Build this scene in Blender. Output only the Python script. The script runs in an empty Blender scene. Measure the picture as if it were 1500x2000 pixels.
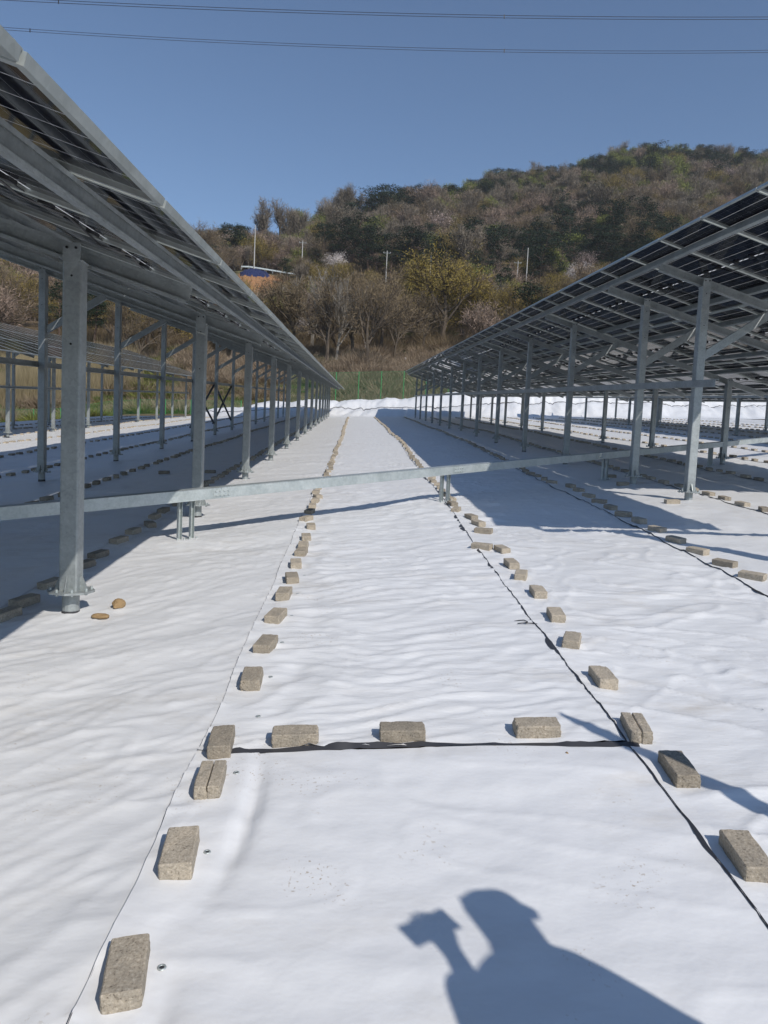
import bpy, bmesh, math, random
import numpy as np
from mathutils import Vector, Matrix, noise

random.seed(7)
SC = bpy.context.scene
COL = SC.collection
rad = math.radians

# ------------------------------------------------------------------ camera, sky, sun, exposure
GX, GY = 0.0448, 0.0816            # cross fall and long fall of the graded site
YAW, PITCH, ROLL = 0.05015, rad(-4.3), 0.04648
CAM = Vector((0, 0, 1.5))
fw = Vector((math.sin(YAW)*math.cos(PITCH), math.cos(YAW)*math.cos(PITCH), math.sin(PITCH)))
rt = Vector((math.cos(YAW), -math.sin(YAW), 0))
up = rt.cross(fw)
r2 = rt*math.cos(ROLL) + up*math.sin(ROLL)
u2 = -rt*math.sin(ROLL) + up*math.cos(ROLL)
cd = bpy.data.cameras.new('camera')
cam = bpy.data.objects.new('camera', cd)
COL.objects.link(cam)
M = Matrix((r2, u2, -fw)).transposed().to_4x4()
M.translation = CAM
cam.matrix_world = M
cd.sensor_fit = 'VERTICAL'
cd.sensor_height = 36.0
cd.sensor_width = 27.0
cd.lens = 1387/2000*36
cd.clip_end = 6000
cd.clip_start = 0.05
SC.camera = cam

SUNA, SUNB = -0.61, 0.95           # shadow drift of a metre-high stick on the site plane
sd = Vector((SUNA, SUNB, GX*SUNA + GY*SUNB - 1)).normalized()
elev = math.asin(-sd.z)
world = bpy.data.worlds.new('World')
SC.world = world
world.use_nodes = True
wn = world.node_tree.nodes
wl = world.node_tree.links
bg = wn['Background']
sky = wn.new('ShaderNodeTexSky')
sky.sky_type = 'NISHITA'
sky.sun_disc = False
sky.sun_elevation = elev
sky.sun_rotation = math.atan2(-sd.x, -sd.y)
sky.altitude = 200
sky.air_density = 1.0
sky.dust_density = 0.15
sky.ozone_density = 4.0
wl.new(sky.outputs[0], bg.inputs[0])
bg.inputs[1].default_value = 0.115
ld = bpy.data.lights.new('sun', 'SUN')
ld.energy = 3.75
ld.angle = rad(0.53)
ld.color = (1.0, 0.95, 0.88)
sun = bpy.data.objects.new('sun', ld)
COL.objects.link(sun)
sun.rotation_euler = sd.to_track_quat('-Z', 'Y').to_euler()
sun.location = (20, -30, 60)
vs = SC.view_settings
vs.view_transform = 'Standard'
vs.look = 'None'
vs.exposure = 0.0
vs.gamma = 1.0
vs.use_curve_mapping = False
SC.cycles.max_bounces = 6
SC.cycles.diffuse_bounces = 3
SC.cycles.glossy_bounces = 3
SC.cycles.transparent_max_bounces = 10
SC.cycles.use_adaptive_sampling = True
SC.cycles.adaptive_threshold = 0.015
SC.cycles.use_denoising = True

# ------------------------------------------------------------------ materials
MATS = {}
def mat(name):
    m = bpy.data.materials.new(name)
    m.use_nodes = True
    nt = m.node_tree
    MATS[name] = m
    return m, nt, nt.nodes, nt.links, nt.nodes['Principled BSDF']

def nd(nt, typ, **kw):
    n = nt.nodes.new(typ)
    for k, v in kw.items():
        if k in n.inputs.keys():
            n.inputs[k].default_value = v
        else:
            setattr(n, k, v)
    return n

def ramp(nt, fac, stops):
    r = nt.nodes.new('ShaderNodeValToRGB')
    e = r.color_ramp.elements
    while len(e) < len(stops):
        e.new(0.5)
    for i, (p, c) in enumerate(stops):
        e[i].position = p
        e[i].color = (c[0], c[1], c[2], 1) if len(c) == 3 else c
    nt.links.new(fac, r.inputs[0])
    return r

def coords(nt, scale=(1, 1, 1), src='Object', rot=(0, 0, 0)):
    t = nt.nodes.new('ShaderNodeTexCoord')
    mp = nt.nodes.new('ShaderNodeMapping')
    mp.inputs['Scale'].default_value = scale
    mp.inputs['Rotation'].default_value = rot
    nt.links.new(t.outputs[src], mp.inputs[0])
    return mp.outputs[0]

def noise_n(nt, vec, scale, detail=4, rough=0.55):
    n = nd(nt, 'ShaderNodeTexNoise', Scale=scale, Detail=detail, Roughness=rough)
    nt.links.new(vec, n.inputs['Vector'])
    return n.outputs['Fac']

def bump(nt, h, strength, dist, bsdf):
    b = nd(nt, 'ShaderNodeBump', Strength=strength, Distance=dist)
    nt.links.new(h, b.inputs['Height'])
    nt.links.new(b.outputs[0], bsdf.inputs['Normal'])
    return b

def mixc(nt, fac, a, b, blend='MIX'):
    m = nt.nodes.new('ShaderNodeMix')
    m.data_type = 'RGBA'
    m.blend_type = blend
    for sock, v in ((0, fac), (6, a), (7, b)):
        if hasattr(v, 'is_linked') or hasattr(v, 'links'):
            nt.links.new(v, m.inputs[sock])
        else:
            m.inputs[sock].default_value = v if sock == 0 else (v[0], v[1], v[2], 1)
    return m.outputs[2]

def m_tarp(name, base, dirt, dirtamt, stretch=(2.4, 6.5), bs=0.32, turn=0.12):
    m, nt, N, L, b = mat(name)
    v = coords(nt)
    big = noise_n(nt, v, 0.9, 4, 0.6)
    vs_ = coords(nt, (1.2, 3.0, 1), rot=(0, 0, 0.5))
    streak = noise_n(nt, vs_, 1.6, 6, 0.7)
    r1 = ramp(nt, streak, [(0.50, (0, 0, 0)), (0.72, (1, 1, 1))])
    r2_ = ramp(nt, big, [(0.42, (0, 0, 0)), (0.68, (1, 1, 1))])
    f = nd(nt, 'ShaderNodeMath', operation='MULTIPLY')
    L.new(r1.outputs[0], f.inputs[0])
    L.new(r2_.outputs[0], f.inputs[1])
    f2 = nd(nt, 'ShaderNodeMath', operation='MULTIPLY')
    L.new(f.outputs[0], f2.inputs[0])
    f2.inputs[1].default_value = dirtamt
    c = mixc(nt, f2.outputs[0], base, dirt)
    # small mud specks gathered in patches
    sp = noise_n(nt, v, 70, 2, 0.6)
    rs = ramp(nt, sp, [(0.62, (0, 0, 0)), (0.68, (1, 1, 1))])
    pt = noise_n(nt, v, 2.3, 3, 0.6)
    rp = ramp(nt, pt, [(0.56, (0, 0, 0)), (0.70, (1, 1, 1))])
    f3 = nd(nt, 'ShaderNodeMath', operation='MULTIPLY')
    L.new(rs.outputs[0], f3.inputs[0])
    L.new(rp.outputs[0], f3.inputs[1])
    f4 = nd(nt, 'ShaderNodeMath', operation='MULTIPLY')
    L.new(f3.outputs[0], f4.inputs[0])
    f4.inputs[1].default_value = 0.7
    c = mixc(nt, f4.outputs[0], c, (0.36, 0.27, 0.17))
    L.new(c, b.inputs['Base Color'])
    b.inputs['Roughness'].default_value = 0.42
    b.inputs['Specular IOR Level'].default_value = 0.35
    # fine creases: ridged relief stretched across the strip, plus a faint weave of dimples
    vx = coords(nt, (stretch[0], stretch[1], 1), rot=(0, 0, turn))
    rg = nt.nodes.new('ShaderNodeTexNoise')
    rg.noise_type = 'RIDGED_MULTIFRACTAL'
    for kk, vv2 in (('Scale', 1.5), ('Detail', 3.0), ('Roughness', 0.5), ('Lacunarity', 2.1)):
        rg.inputs[kk].default_value = vv2
    L.new(vx, rg.inputs['Vector'])
    h1 = noise_n(nt, v, 24, 3, 0.5)
    h2 = noise_n(nt, vx, 2.6, 3, 0.55)
    a1 = nd(nt, 'ShaderNodeMath', operation='MULTIPLY_ADD')
    L.new(h1, a1.inputs[0])
    a1.inputs[1].default_value = 0.12
    L.new(h2, a1.inputs[2])
    a2 = nd(nt, 'ShaderNodeMath', operation='MULTIPLY_ADD')
    L.new(rg.outputs['Fac'], a2.inputs[0])
    a2.inputs[1].default_value = 0.16
    L.new(a1.outputs[0], a2.inputs[2])
    bump(nt, a2.outputs[0], bs, 0.016, b)
    return m
m_tarp('sheet_white', (0.772, 0.772, 0.772), (0.50, 0.44, 0.36), 0.55)
m_tarp('sheet_smooth', (0.772, 0.772, 0.775), (0.50, 0.44, 0.36), 0.5, (2.6, 3.6), 0.32)
m_tarp('sheet_worn', (0.745, 0.745, 0.745), (0.50, 0.465, 0.415), 0.62, (2.0, 4.2), 0.30, -0.7)

m, nt, N, L, b = mat('sheet_black')
b.inputs['Base Color'].default_value = (0.045, 0.045, 0.05, 1)
b.inputs['Roughness'].default_value = 0.45

def m_galv(name, lo, hi, metallic, rough):
    m, nt, N, L, b = mat(name)
    v = coords(nt)
    vo = nd(nt, 'ShaderNodeTexVoronoi', Scale=55.0)
    L.new(v, vo.inputs['Vector'])
    n = noise_n(nt, v, 5.0, 5, 0.65)
    mm = nd(nt, 'ShaderNodeMath', operation='MULTIPLY_ADD')
    L.new(vo.outputs['Color'], mm.inputs[0])
    mm.inputs[1].default_value = 0.25
    L.new(n, mm.inputs[2])
    r = ramp(nt, mm.outputs[0], [(0.38, lo), (0.85, hi)])
    L.new(r.outputs[0], b.inputs['Base Color'])
    b.inputs['Metallic'].default_value = metallic
    rr = nd(nt, 'ShaderNodeMath', operation='MULTIPLY_ADD')
    L.new(n, rr.inputs[0])
    rr.inputs[1].default_value = 0.25
    rr.inputs[2].default_value = rough - 0.12
    L.new(rr.outputs[0], b.inputs['Roughness'])
    bump(nt, n, 0.08, 0.004, b)
m_galv('galvanised', (0.26, 0.285, 0.285), (0.42, 0.45, 0.45), 0.42, 0.48)
m_galv('galvanised_bright', (0.38, 0.425, 0.42), (0.56, 0.60, 0.595), 0.45, 0.46)
m_galv('aluminium', (0.40, 0.43, 0.41), (0.52, 0.55, 0.53), 0.55, 0.42)
m_galv('pale_pole', (0.40, 0.39, 0.365), (0.55, 0.54, 0.51), 0.0, 0.7)

def plain(name, col, rough=0.6, metallic=0.0, spec=0.5):
    m, nt, N, L, b = mat(name)
    n = noise_n(nt, coords(nt), 14.0, 4, 0.6)
    c = mixc(nt, n, tuple(x*0.78 for x in col), tuple(min(1, x*1.2) for x in col))
    L.new(c, b.inputs['Base Color'])
    b.inputs['Roughness'].default_value = rough
    b.inputs['Metallic'].default_value = metallic
    b.inputs['Specular IOR Level'].default_value = spec
    return m
plain('black_plastic', (0.018, 0.018, 0.02), 0.4)
plain('dark_steel', (0.05, 0.053, 0.06), 0.45, 0.3)
plain('green_paint', (0.055, 0.30, 0.095), 0.5)
plain('green_wire', (0.05, 0.20, 0.07), 0.5)
plain('blue_tarp', (0.018, 0.025, 0.085), 0.5)
plain('orange_earth', (0.33, 0.17, 0.075), 0.95)
plain('stone_tan', (0.33, 0.22, 0.11), 0.9)
plain('asphalt', (0.16, 0.155, 0.15), 0.9)
plain('wire_dark', (0.03, 0.03, 0.035), 0.5)
plain('skin', (0.45, 0.28, 0.20), 0.5)
plain('jacket', (0.05, 0.07, 0.12), 0.8)
plain('trousers', (0.04, 0.04, 0.045), 0.85)
plain('shoe', (0.03, 0.025, 0.02), 0.6)
plain('hair', (0.012, 0.01, 0.009), 0.5)
plain('wood', (0.32, 0.22, 0.13), 0.8)

# concrete block
m, nt, N, L, b = mat('concrete_block')
v = coords(nt)
oi = nt.nodes.new('ShaderNodeObjectInfo')
add = nd(nt, 'ShaderNodeVectorMath', operation='ADD')
sc_ = nd(nt, 'ShaderNodeVectorMath', operation='SCALE')
cmb = nt.nodes.new('ShaderNodeCombineXYZ')
L.new(oi.outputs['Random'], cmb.inputs[0])
L.new(oi.outputs['Random'], cmb.inputs[1])
L.new(cmb.outputs[0], sc_.inputs[0])
sc_.inputs['Scale'].default_value = 37.0
L.new(v, add.inputs[0])
L.new(sc_.outputs[0], add.inputs[1])
vv = add.outputs[0]
n1 = noise_n(nt, vv, 120, 3, 0.7)
n2 = noise_n(nt, vv, 14, 4, 0.6)
r1 = ramp(nt, n1, [(0.30, (0.14, 0.118, 0.092)), (0.41, (0.345, 0.302, 0.242)), (0.58, (0.41, 0.362, 0.293)), (0.72, (0.56, 0.505, 0.42))])
r2_ = ramp(nt, n2, [(0.3, (0.80, 0.80, 0.80)), (0.7, (1.12, 1.09, 1.05))])
c = mixc(nt, 1.0, r1.outputs[0], r2_.outputs[0], 'MULTIPLY')
hv = nd(nt, 'ShaderNodeMapRange')
L.new(oi.outputs['Random'], hv.inputs[0])
hv.inputs[3].default_value = 0.74
hv.inputs[4].default_value = 1.22
hs = nt.nodes.new('ShaderNodeHueSaturation')
L.new(hv.outputs[0], hs.inputs['Value'])
L.new(c, hs.inputs['Color'])
L.new(hs.outputs[0], b.inputs['Base Color'])
b.inputs['Roughness'].default_value = 0.95
b.inputs['Specular IOR Level'].default_value = 0.2
bump(nt, n1, 0.75, 0.004, b)

# bifacial laminates: dark cells with clear gaps between them; the two arrays carry their bright gaps along different directions
def m_cells(name, wv, wu):
    m, nt, N, L, b = mat(name)
    tc = nt.nodes.new('ShaderNodeTexCoord')
    sx = nt.nodes.new('ShaderNodeSeparateXYZ')
    L.new(tc.outputs['Object'], sx.inputs[0])
    def mth(op, a, c=None, c2=None):
        n = nd(nt, 'ShaderNodeMath', operation=op)
        for i, q in enumerate((a, c, c2)):
            if q is None:
                continue
            if isinstance(q, (int, float)):
                n.inputs[i].default_value = q
            else:
                L.new(q, n.inputs[i])
        return n.outputs[0]
    def lines(sock, pitch, width, off=0.0):
        fr = mth('FRACT', mth('MULTIPLY_ADD', sock, 1/pitch, 100.5+off))
        return mth('LESS_THAN', mth('ABSOLUTE', mth('SUBTRACT', fr, 0.5)), width/pitch/2)
    ax, ay = mth('ABSOLUTE', sx.outputs[0]), mth('ABSOLUTE', sx.outputs[1])
    g = mth('MAXIMUM', lines(sx.outputs[0], 0.184, wv), lines(sx.outputs[1], 0.172, wu))
    g = mth('MAXIMUM', g, lines(sx.outputs[1], 0.172, 0.0011, 0.5))
    g = mth('MAXIMUM', g, mth('LESS_THAN', ay, 0.010))
    g = mth('MAXIMUM', g, mth('GREATER_THAN', ax, 0.5535))
    g = mth('MAXIMUM', g, mth('GREATER_THAN', ay, 1.032))
    b.inputs['Base Color'].default_value = (0.006, 0.007, 0.013, 1)
    b.inputs['Roughness'].default_value = 0.06
    b.inputs['IOR'].default_value = 1.26
    tr = nt.nodes.new('ShaderNodeBsdfTransparent')
    tr.inputs[0].default_value = (0.82, 0.85, 0.86, 1)
    tl = nt.nodes.new('ShaderNodeBsdfTranslucent')
    tl.inputs[0].default_value = (0.85, 0.85, 0.85, 1)
    gm = nd(nt, 'ShaderNodeMixShader', Fac=0.65)
    L.new(tr.outputs[0], gm.inputs[1])
    L.new(tl.outputs[0], gm.inputs[2])
    ms = nt.nodes.new('ShaderNodeMixShader')
    L.new(g, ms.inputs[0])
    L.new(b.outputs[0], ms.inputs[1])
    L.new(gm.outputs[0], ms.inputs[2])
    L.new(ms.outputs[0], nt.nodes['Material Output'].inputs[0])
m_cells('solar_cells', 0.0062, 0.0016)
m_cells('solar_cells_cross', 0.0014, 0.0058)

# vegetation
def m_veg(name, c0, c1, rough=0.8, trans=0.0, spread=0.35):
    m, nt, N, L, b = mat(name)
    oi = nt.nodes.new('ShaderNodeObjectInfo')
    n = noise_n(nt, coords(nt), 0.9, 3, 0.6)
    ad = nd(nt, 'ShaderNodeMath', operation='MULTIPLY_ADD')
    L.new(oi.outputs['Random'], ad.inputs[0])
    ad.inputs[1].default_value = spread
    L.new(n, ad.inputs[2])
    r = ramp(nt, ad.outputs[0], [(0.30, c0), (0.85, c1)])
    L.new(r.outputs[0], b.inputs['Base Color'])
    b.inputs['Roughness'].default_value = rough
    b.inputs['Specular IOR Level'].default_value = 0.2
    return m
m_veg('bark_brown', (0.065, 0.050, 0.038), (0.15, 0.12, 0.09))
m_veg('bark_pale', (0.18, 0.16, 0.135), (0.28, 0.255, 0.22))
m_veg('bark_pine', (0.07, 0.05, 0.04), (0.15, 0.10, 0.075))
m_veg('twig_brown', (0.125, 0.096, 0.055), (0.255, 0.192, 0.115))
m_veg('twig_pink', (0.23, 0.165, 0.125), (0.37, 0.275, 0.215))
m_veg('twig_grey', (0.155, 0.130, 0.098), (0.26, 0.22, 0.17))
m_veg('bud_olive', (0.20, 0.150, 0.035), (0.34, 0.26, 0.07))
m_veg('leaf_green', (0.12, 0.145, 0.030), (0.23, 0.25, 0.065))
m_veg('needle_dark', (0.012, 0.022, 0.013), (0.030, 0.048, 0.025))
m_veg('blossom', (0.54, 0.47, 0.44), (0.74, 0.68, 0.65))
m_veg('blossom_dull', (0.36, 0.27, 0.24), (0.50, 0.40, 0.37))
m_veg('dry_grass', (0.22, 0.18, 0.10), (0.37, 0.305, 0.185))
m_veg('dry_brush', (0.20, 0.148, 0.100), (0.36, 0.28, 0.20))
m_veg('fresh_grass', (0.05, 0.10, 0.018), (0.12, 0.18, 0.035))

m, nt, N, L, b = mat('hill_soil')
v = coords(nt)
n = noise_n(nt, v, 0.045, 6, 0.65)
n2 = noise_n(nt, v, 0.8, 5, 0.7)
r = ramp(nt, n, [(0.35, (0.115, 0.088, 0.054)), (0.55, (0.175, 0.132, 0.082)), (0.70, (0.14, 0.135, 0.055))])
r2_ = ramp(nt, n2, [(0.3, (0.6, 0.6, 0.6)), (0.7, (1.3, 1.3, 1.3))])
c = mixc(nt, 1.0, r.outputs[0], r2_.outputs[0], 'MULTIPLY')
L.new(c, b.inputs['Base Color'])
b.inputs['Roughness'].default_value = 0.95
b.inputs['Specular IOR Level'].default_value = 0.1
bump(nt, n2, 1.0, 0.4, b)

m, nt, N, L, b = mat('fence_mesh')
v = coords(nt)
sx = nt.nodes.new('ShaderNodeSeparateXYZ')
L.new(v, sx.inputs[0])
def wires(sock, pitch, width):
    a = nd(nt, 'ShaderNodeMath', operation='MULTIPLY')
    L.new(sock, a.inputs[0])
    a.inputs[1].default_value = 1/pitch
    fr = nd(nt, 'ShaderNodeMath', operation='FRACT')
    L.new(a.outputs[0], fr.inputs[0])
    lt = nd(nt, 'ShaderNodeMath', operation='LESS_THAN')
    L.new(fr.outputs[0], lt.inputs[0])
    lt.inputs[1].default_value = width/pitch
    return lt.outputs[0]
mm = nd(nt, 'ShaderNodeMath', operation='MAXIMUM')
L.new(wires(sx.outputs[0], 0.05, 0.004), mm.inputs[0])
L.new(wires(sx.outputs[2], 0.05, 0.004), mm.inputs[1])
b.inputs['Base Color'].default_value = (0.05, 0.22, 0.08, 1)
L.new(mm.outputs[0], b.inputs['Alpha'])

# ------------------------------------------------------------------ helpers
WM = {}
def link(o, parent=None, Mw=None):
    COL.objects.link(o)
    if Mw is None:
        Mw = Matrix.Identity(4)
    if parent is not None:
        o.parent = parent
        o.matrix_parent_inverse = WM[parent].inverted()
    o.matrix_basis = Mw
    WM[o] = Mw
    return o

def obj(name, mesh, parent=None, Mw=None):
    return link(bpy.data.objects.new(name, mesh), parent, Mw)

def tag(o, label=None, cat=None, group=None, kind=None):
    if label: o['label'] = label
    if cat: o['category'] = cat
    if group: o['group'] = group
    if kind: o['kind'] = kind
    return o

def empty(name, loc, label=None, cat=None, group=None):
    o = bpy.data.objects.new(name, None)
    o.empty_display_size = 0.2
    link(o, None, Matrix.Translation(loc))
    return tag(o, label, cat, group)

class MB:
    def __init__(s):
        s.v, s.f, s.mi, s.mats = [], [], [], []
        s.cur = 0
    def mat(s, n):
        if n not in s.mats:
            s.mats.append(n)
        s.cur = s.mats.index(n)
        return s
    def quadstrip(s, vs_, fs):
        k = len(s.v)
        s.v.extend([tuple(a) for a in vs_])
        for f in fs:
            s.f.append(tuple(k+i for i in f))
            s.mi.append(s.cur)
        return s
    def box(s, c, d, ax=None):
        c = Vector(c)
        x, y, z = ax if ax else (Vector((1, 0, 0)), Vector((0, 1, 0)), Vector((0, 0, 1)))
        vs_ = []
        for sz in (-1, 1):
            for sx_, sy in ((-1, -1), (1, -1), (1, 1), (-1, 1)):
                vs_.append(c + x*(sx_*d[0]/2) + y*(sy*d[1]/2) + z*(sz*d[2]/2))
        return s.quadstrip(vs_, [(0, 3, 2, 1), (4, 5, 6, 7), (0, 1, 5, 4), (1, 2, 6, 5), (2, 3, 7, 6), (3, 0, 4, 7)])
    def bar(s, a, b_, w, h, upv=(0, 0, 1)):
        a, b_ = Vector(a), Vector(b_)
        d = (b_-a)
        l = d.length
        d.normalize()
        sd_ = d.cross(Vector(upv)).normalized()
        u = sd_.cross(d).normalized()
        return s.box((a+b_)/2, (w, l, h), (sd_, d, u))
    def tube(s, pts, rs, n=6, caps=True):
        k = len(s.v)
        pts = [Vector(p) for p in pts]
        if not hasattr(rs, '__len__'):
            rs = [rs]*len(pts)
        for i, p in enumerate(pts):
            d = (pts[min(i+1, len(pts)-1)] - pts[max(i-1, 0)]).normalized()
            a = d.cross(Vector((0.13, 0.31, 0.94)) if abs(d.z) < 0.9 else Vector((1, 0.1, 0))).normalized()
            c = d.cross(a)
            for j in range(n):
                t = 2*math.pi*j/n
                s.v.append(tuple(p + (a*math.cos(t) + c*math.sin(t))*rs[i]))
        for i in range(len(pts)-1):
            for j in range(n):
                s.f.append((k+i*n+j, k+i*n+(j+1) % n, k+(i+1)*n+(j+1) % n, k+(i+1)*n+j))
                s.mi.append(s.cur)
        if caps:
            s.f.append(tuple(k+j for j in reversed(range(n))))
            s.mi.append(s.cur)
            e = k+(len(pts)-1)*n
            s.f.append(tuple(e+j for j in range(n)))
            s.mi.append(s.cur)
        return s
    def channel(s, L_, depth, width, t, axis='x', open_=1):
        # C profile running along local axis from 0 to L_, top flange at z=0, web at the y side
        def q(c, d):
            if axis == 'y':
                c = (c[1], c[0], c[2])
                d = (d[1], d[0], d[2])
            s.box(c, d)
        q((L_/2, -open_*width/2, -depth/2), (L_, t, depth))
        q((L_/2, 0.5*t*open_, -t/2), (L_, width-t, t))
        q((L_/2, 0.5*t*open_, -depth+t/2), (L_, width-t, t))
        lip = depth*0.14
        q((L_/2, open_*(width/2-t/2), -t-lip/2), (L_, t, lip))
        q((L_/2, open_*(width/2-t/2), -depth+t+lip/2), (L_, t, lip))
        return s
    def mesh(s, name, smooth=False):
        me = bpy.data.meshes.new(name)
        me.from_pydata(s.v, [], s.f)
        for n in s.mats:
            me.materials.append(MATS[n])
        if len(s.mats) > 1:
            me.polygons.foreach_set('material_index', s.mi)
        if smooth:
            me.polygons.foreach_set('use_smooth', [True]*len(me.polygons))
        me.update()
        return me

def axM(p, x, y, z):
    M_ = Matrix((x, y, z)).transposed().to_4x4()
    M_.translation = p
    return M_

def sst(a, b_, x):
    t = min(1, max(0, (x-a)/(b_-a)))
    return t*t*(3-2*t)

def nz(x, y, z=0.0):
    return noise.noise(Vector((x, y, z)))

def und(X, Y):
    u = 0.05*nz(X*0.23+3.1, Y*0.17, 5.0)*sst(2, 9, Y)
    u += 0.03*math.exp(-((X-4.6)**2+(Y-8.6)**2)/2.6)
    u += 0.05*math.exp(-((X-1.2)**2/0.3+(Y-10)**2/9))
    u -= 1.0*sst(-19.5, -27, X)
    return u
def plane(X, Y):
    return GX*X + GY*Y
def gh(X, Y):
    return plane(X, Y) + und(X, Y)

# ------------------------------------------------------------------ terrain
AZ = [-180, -100, -39.1, -31.6, -25.7, -19.0, -12.3, -8.6, -1.8, 6.3, 12.3, 17.3, 21.4, 24.6, 30.3, 39.0, 48.2, 100, 180]
def col(z88, z105, z140, zr, rr, zt):
    return ([75, 88, 105, 140, 185, 194, rr, rr+120, 1300], [None, z88, z105, z140, zr, zr+0.6, zt, zt-22, zt*0.3])
HT = [col(-5, -8, -12, -14, 260, -20), col(0, 0, 0, 0, 260, 0), col(6.6, 9.7, 16.1, 28.4, 225, 62), col(7.9, 11.4, 18.8, 33.4, 228, 68),
      col(8.8, 12.7, 20.7, 37.1, 230, 68), col(9.7, 13.9, 22.6, 41.3, 230, 57), col(10.6, 15.1, 24.3, 44.9, 235, 60),
      col(11.0, 15.6, 25.1, 46.7, 252, 66), col(11.6, 16.4, 26.2, 45.1, 290, 88), col(12.2, 17.1, 27.2, 44.4, 330, 115),
      col(12.5, 17.4, 27.6, 44.6, 370, 134), col(12.7, 17.6, 27.7, 44.8, 400, 152), col(12.7, 17.6, 27.6, 43.9, 430, 170),
      col(12.8, 17.5, 27.4, 42.9, 440, 167), col(12.7, 17.3, 27.0, 40.9, 460, 172), col(12.4, 16.7, 25.8, 36.7, 460, 158),
      col(11.7, 15.7, 23.9, 31.1, 460, 130), col(0, 0, 0, 0, 460, 0), col(-5, -8, -12, -14, 260, -20)]
def ridge_r(az):
    return float(np.interp(az, AZ, [h[0][6] for h in HT]))
def hill(az, r):
    i = max(0, min(len(AZ)-2, int(np.searchsorted(AZ, az))-1))
    t = (az-AZ[i])/(AZ[i+1]-AZ[i])
    t = t*t*(3-2*t)*0.4 + t*0.6
    rs = [a*(1-t)+c*t for a, c in zip(HT[i][0], HT[i+1][0])]
    x, y = 75*math.sin(rad(az)), 75*math.cos(rad(az))
    p = plane(x, y) + 0.4
    zs = [p] + [a*(1-t)+c*t for a, c in zip(HT[i][1][1:], HT[i+1][1][1:])]
    z = float(np.interp(r, rs, zs))
    w = sst(80, 110, r)*(1-sst(176, 184, r)*(1-sst(196, 215, r)))
    z += w*(4.0*nz(az*0.22, r*0.018, 2) + 1.5*nz(az*0.7, r*0.06, 7))
    return z
def terr(x, y):
    r = math.hypot(x, y)
    az = math.degrees(math.atan2(x, y))
    if r < 66:
        return plane(x, y) + und(x, y) - 0.06
    h = hill(az, max(r, 75))
    if r < 84:
        t = sst(66, 84, r)
        return (plane(x, y)+und(x, y)-0.06)*(1-t) + h*t
    return h

def polar(az, r):
    x, y = r*math.sin(rad(az)), r*math.cos(rad(az))
    return Vector((x, y, terr(x, y)))

azs = list(np.arange(-180, -60, 6)) + list(np.arange(-60, 60, 0.75)) + list(np.arange(60, 180.1, 6))
rs_ = [0.0, 4, 8, 12, 16, 20, 25, 30, 36, 42, 48, 54, 60, 66, 70, 74, 78, 82, 86, 90, 95, 100, 106, 112, 120, 128, 136, 145, 155, 165, 175, 180, 185, 190, 194, 200] + list(np.arange(208, 600, 9)) + [650, 800, 1000, 1300, 2500]
vs_, fs = [], []
for r in rs_:
    for a in azs:
        vs_.append(polar(a, r))
na = len(azs)
for i in range(len(rs_)-1):
    for j in range(na-1):
        fs.append((i*na+j, i*na+j+1, (i+1)*na+j+1, (i+1)*na+j))
me = bpy.data.meshes.new('terrain')
me.from_pydata(vs_, [], [f[::-1] for f in fs])
me.materials.append(MATS['hill_soil'])
me.polygons.foreach_set('use_smooth', [True]*len(me.polygons))
tag(obj('terrain', me), 'brown hillside rising behind the solar field', kind='structure')

# hillside road on its shelf
mb = MB().mat('asphalt')
pts = [(a, 189.5) for a in np.arange(-40, 49, 1.0)]
vv_, ff = [], []
for i, (a, r) in enumerate(pts):
    for k, rr_ in enumerate((186.5, 192.5)):
        p = polar(a, rr_)
        vv_.append((p.x, p.y, hill(a, 189.5)+0.35))
    if i:
        ff.append((2*i-2, 2*i, 2*i+1, 2*i-1))
mb.quadstrip(vv_, ff)
tag(obj('road', mb.mesh('road')), 'narrow road along the hillside shelf', kind='structure')

# ------------------------------------------------------------------ ground sheets
LINES = [(-24.0, 0), (-21.8, 0), (-19.6, 0), (-17.4, 0), (-15.2, 0), (-13.0, 0), (-10.8, 0), (-8.65, 0), (-6.5, 0), (-4.4, 0), (-2.33, -0.001),
         (-0.52, 0.0075), (1.33, 0.0175), (3.20, 0.036), (5.15, 0.040), (7.2, 0.040), (9.3, 0.040), (11.4, 0.04), (13.5, 0.04), (15.6, 0.04),
         (17.7, 0.04), (19.8, 0.04), (21.9, 0.04), (24.0, 0.04), (26.1, 0.04), (28.2, 0.04), (30.3, 0.04)]
def lx(k, Y):
    a, d = LINES[k]
    yy = Y if Y > 0 else 0
    return a + d*min(yy, 24) + d*0.12*max(0, yy-24) + 0.02*math.sin(Y*0.5+k*1.7)
K0 = 11   # left edge of the central walkway

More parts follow.
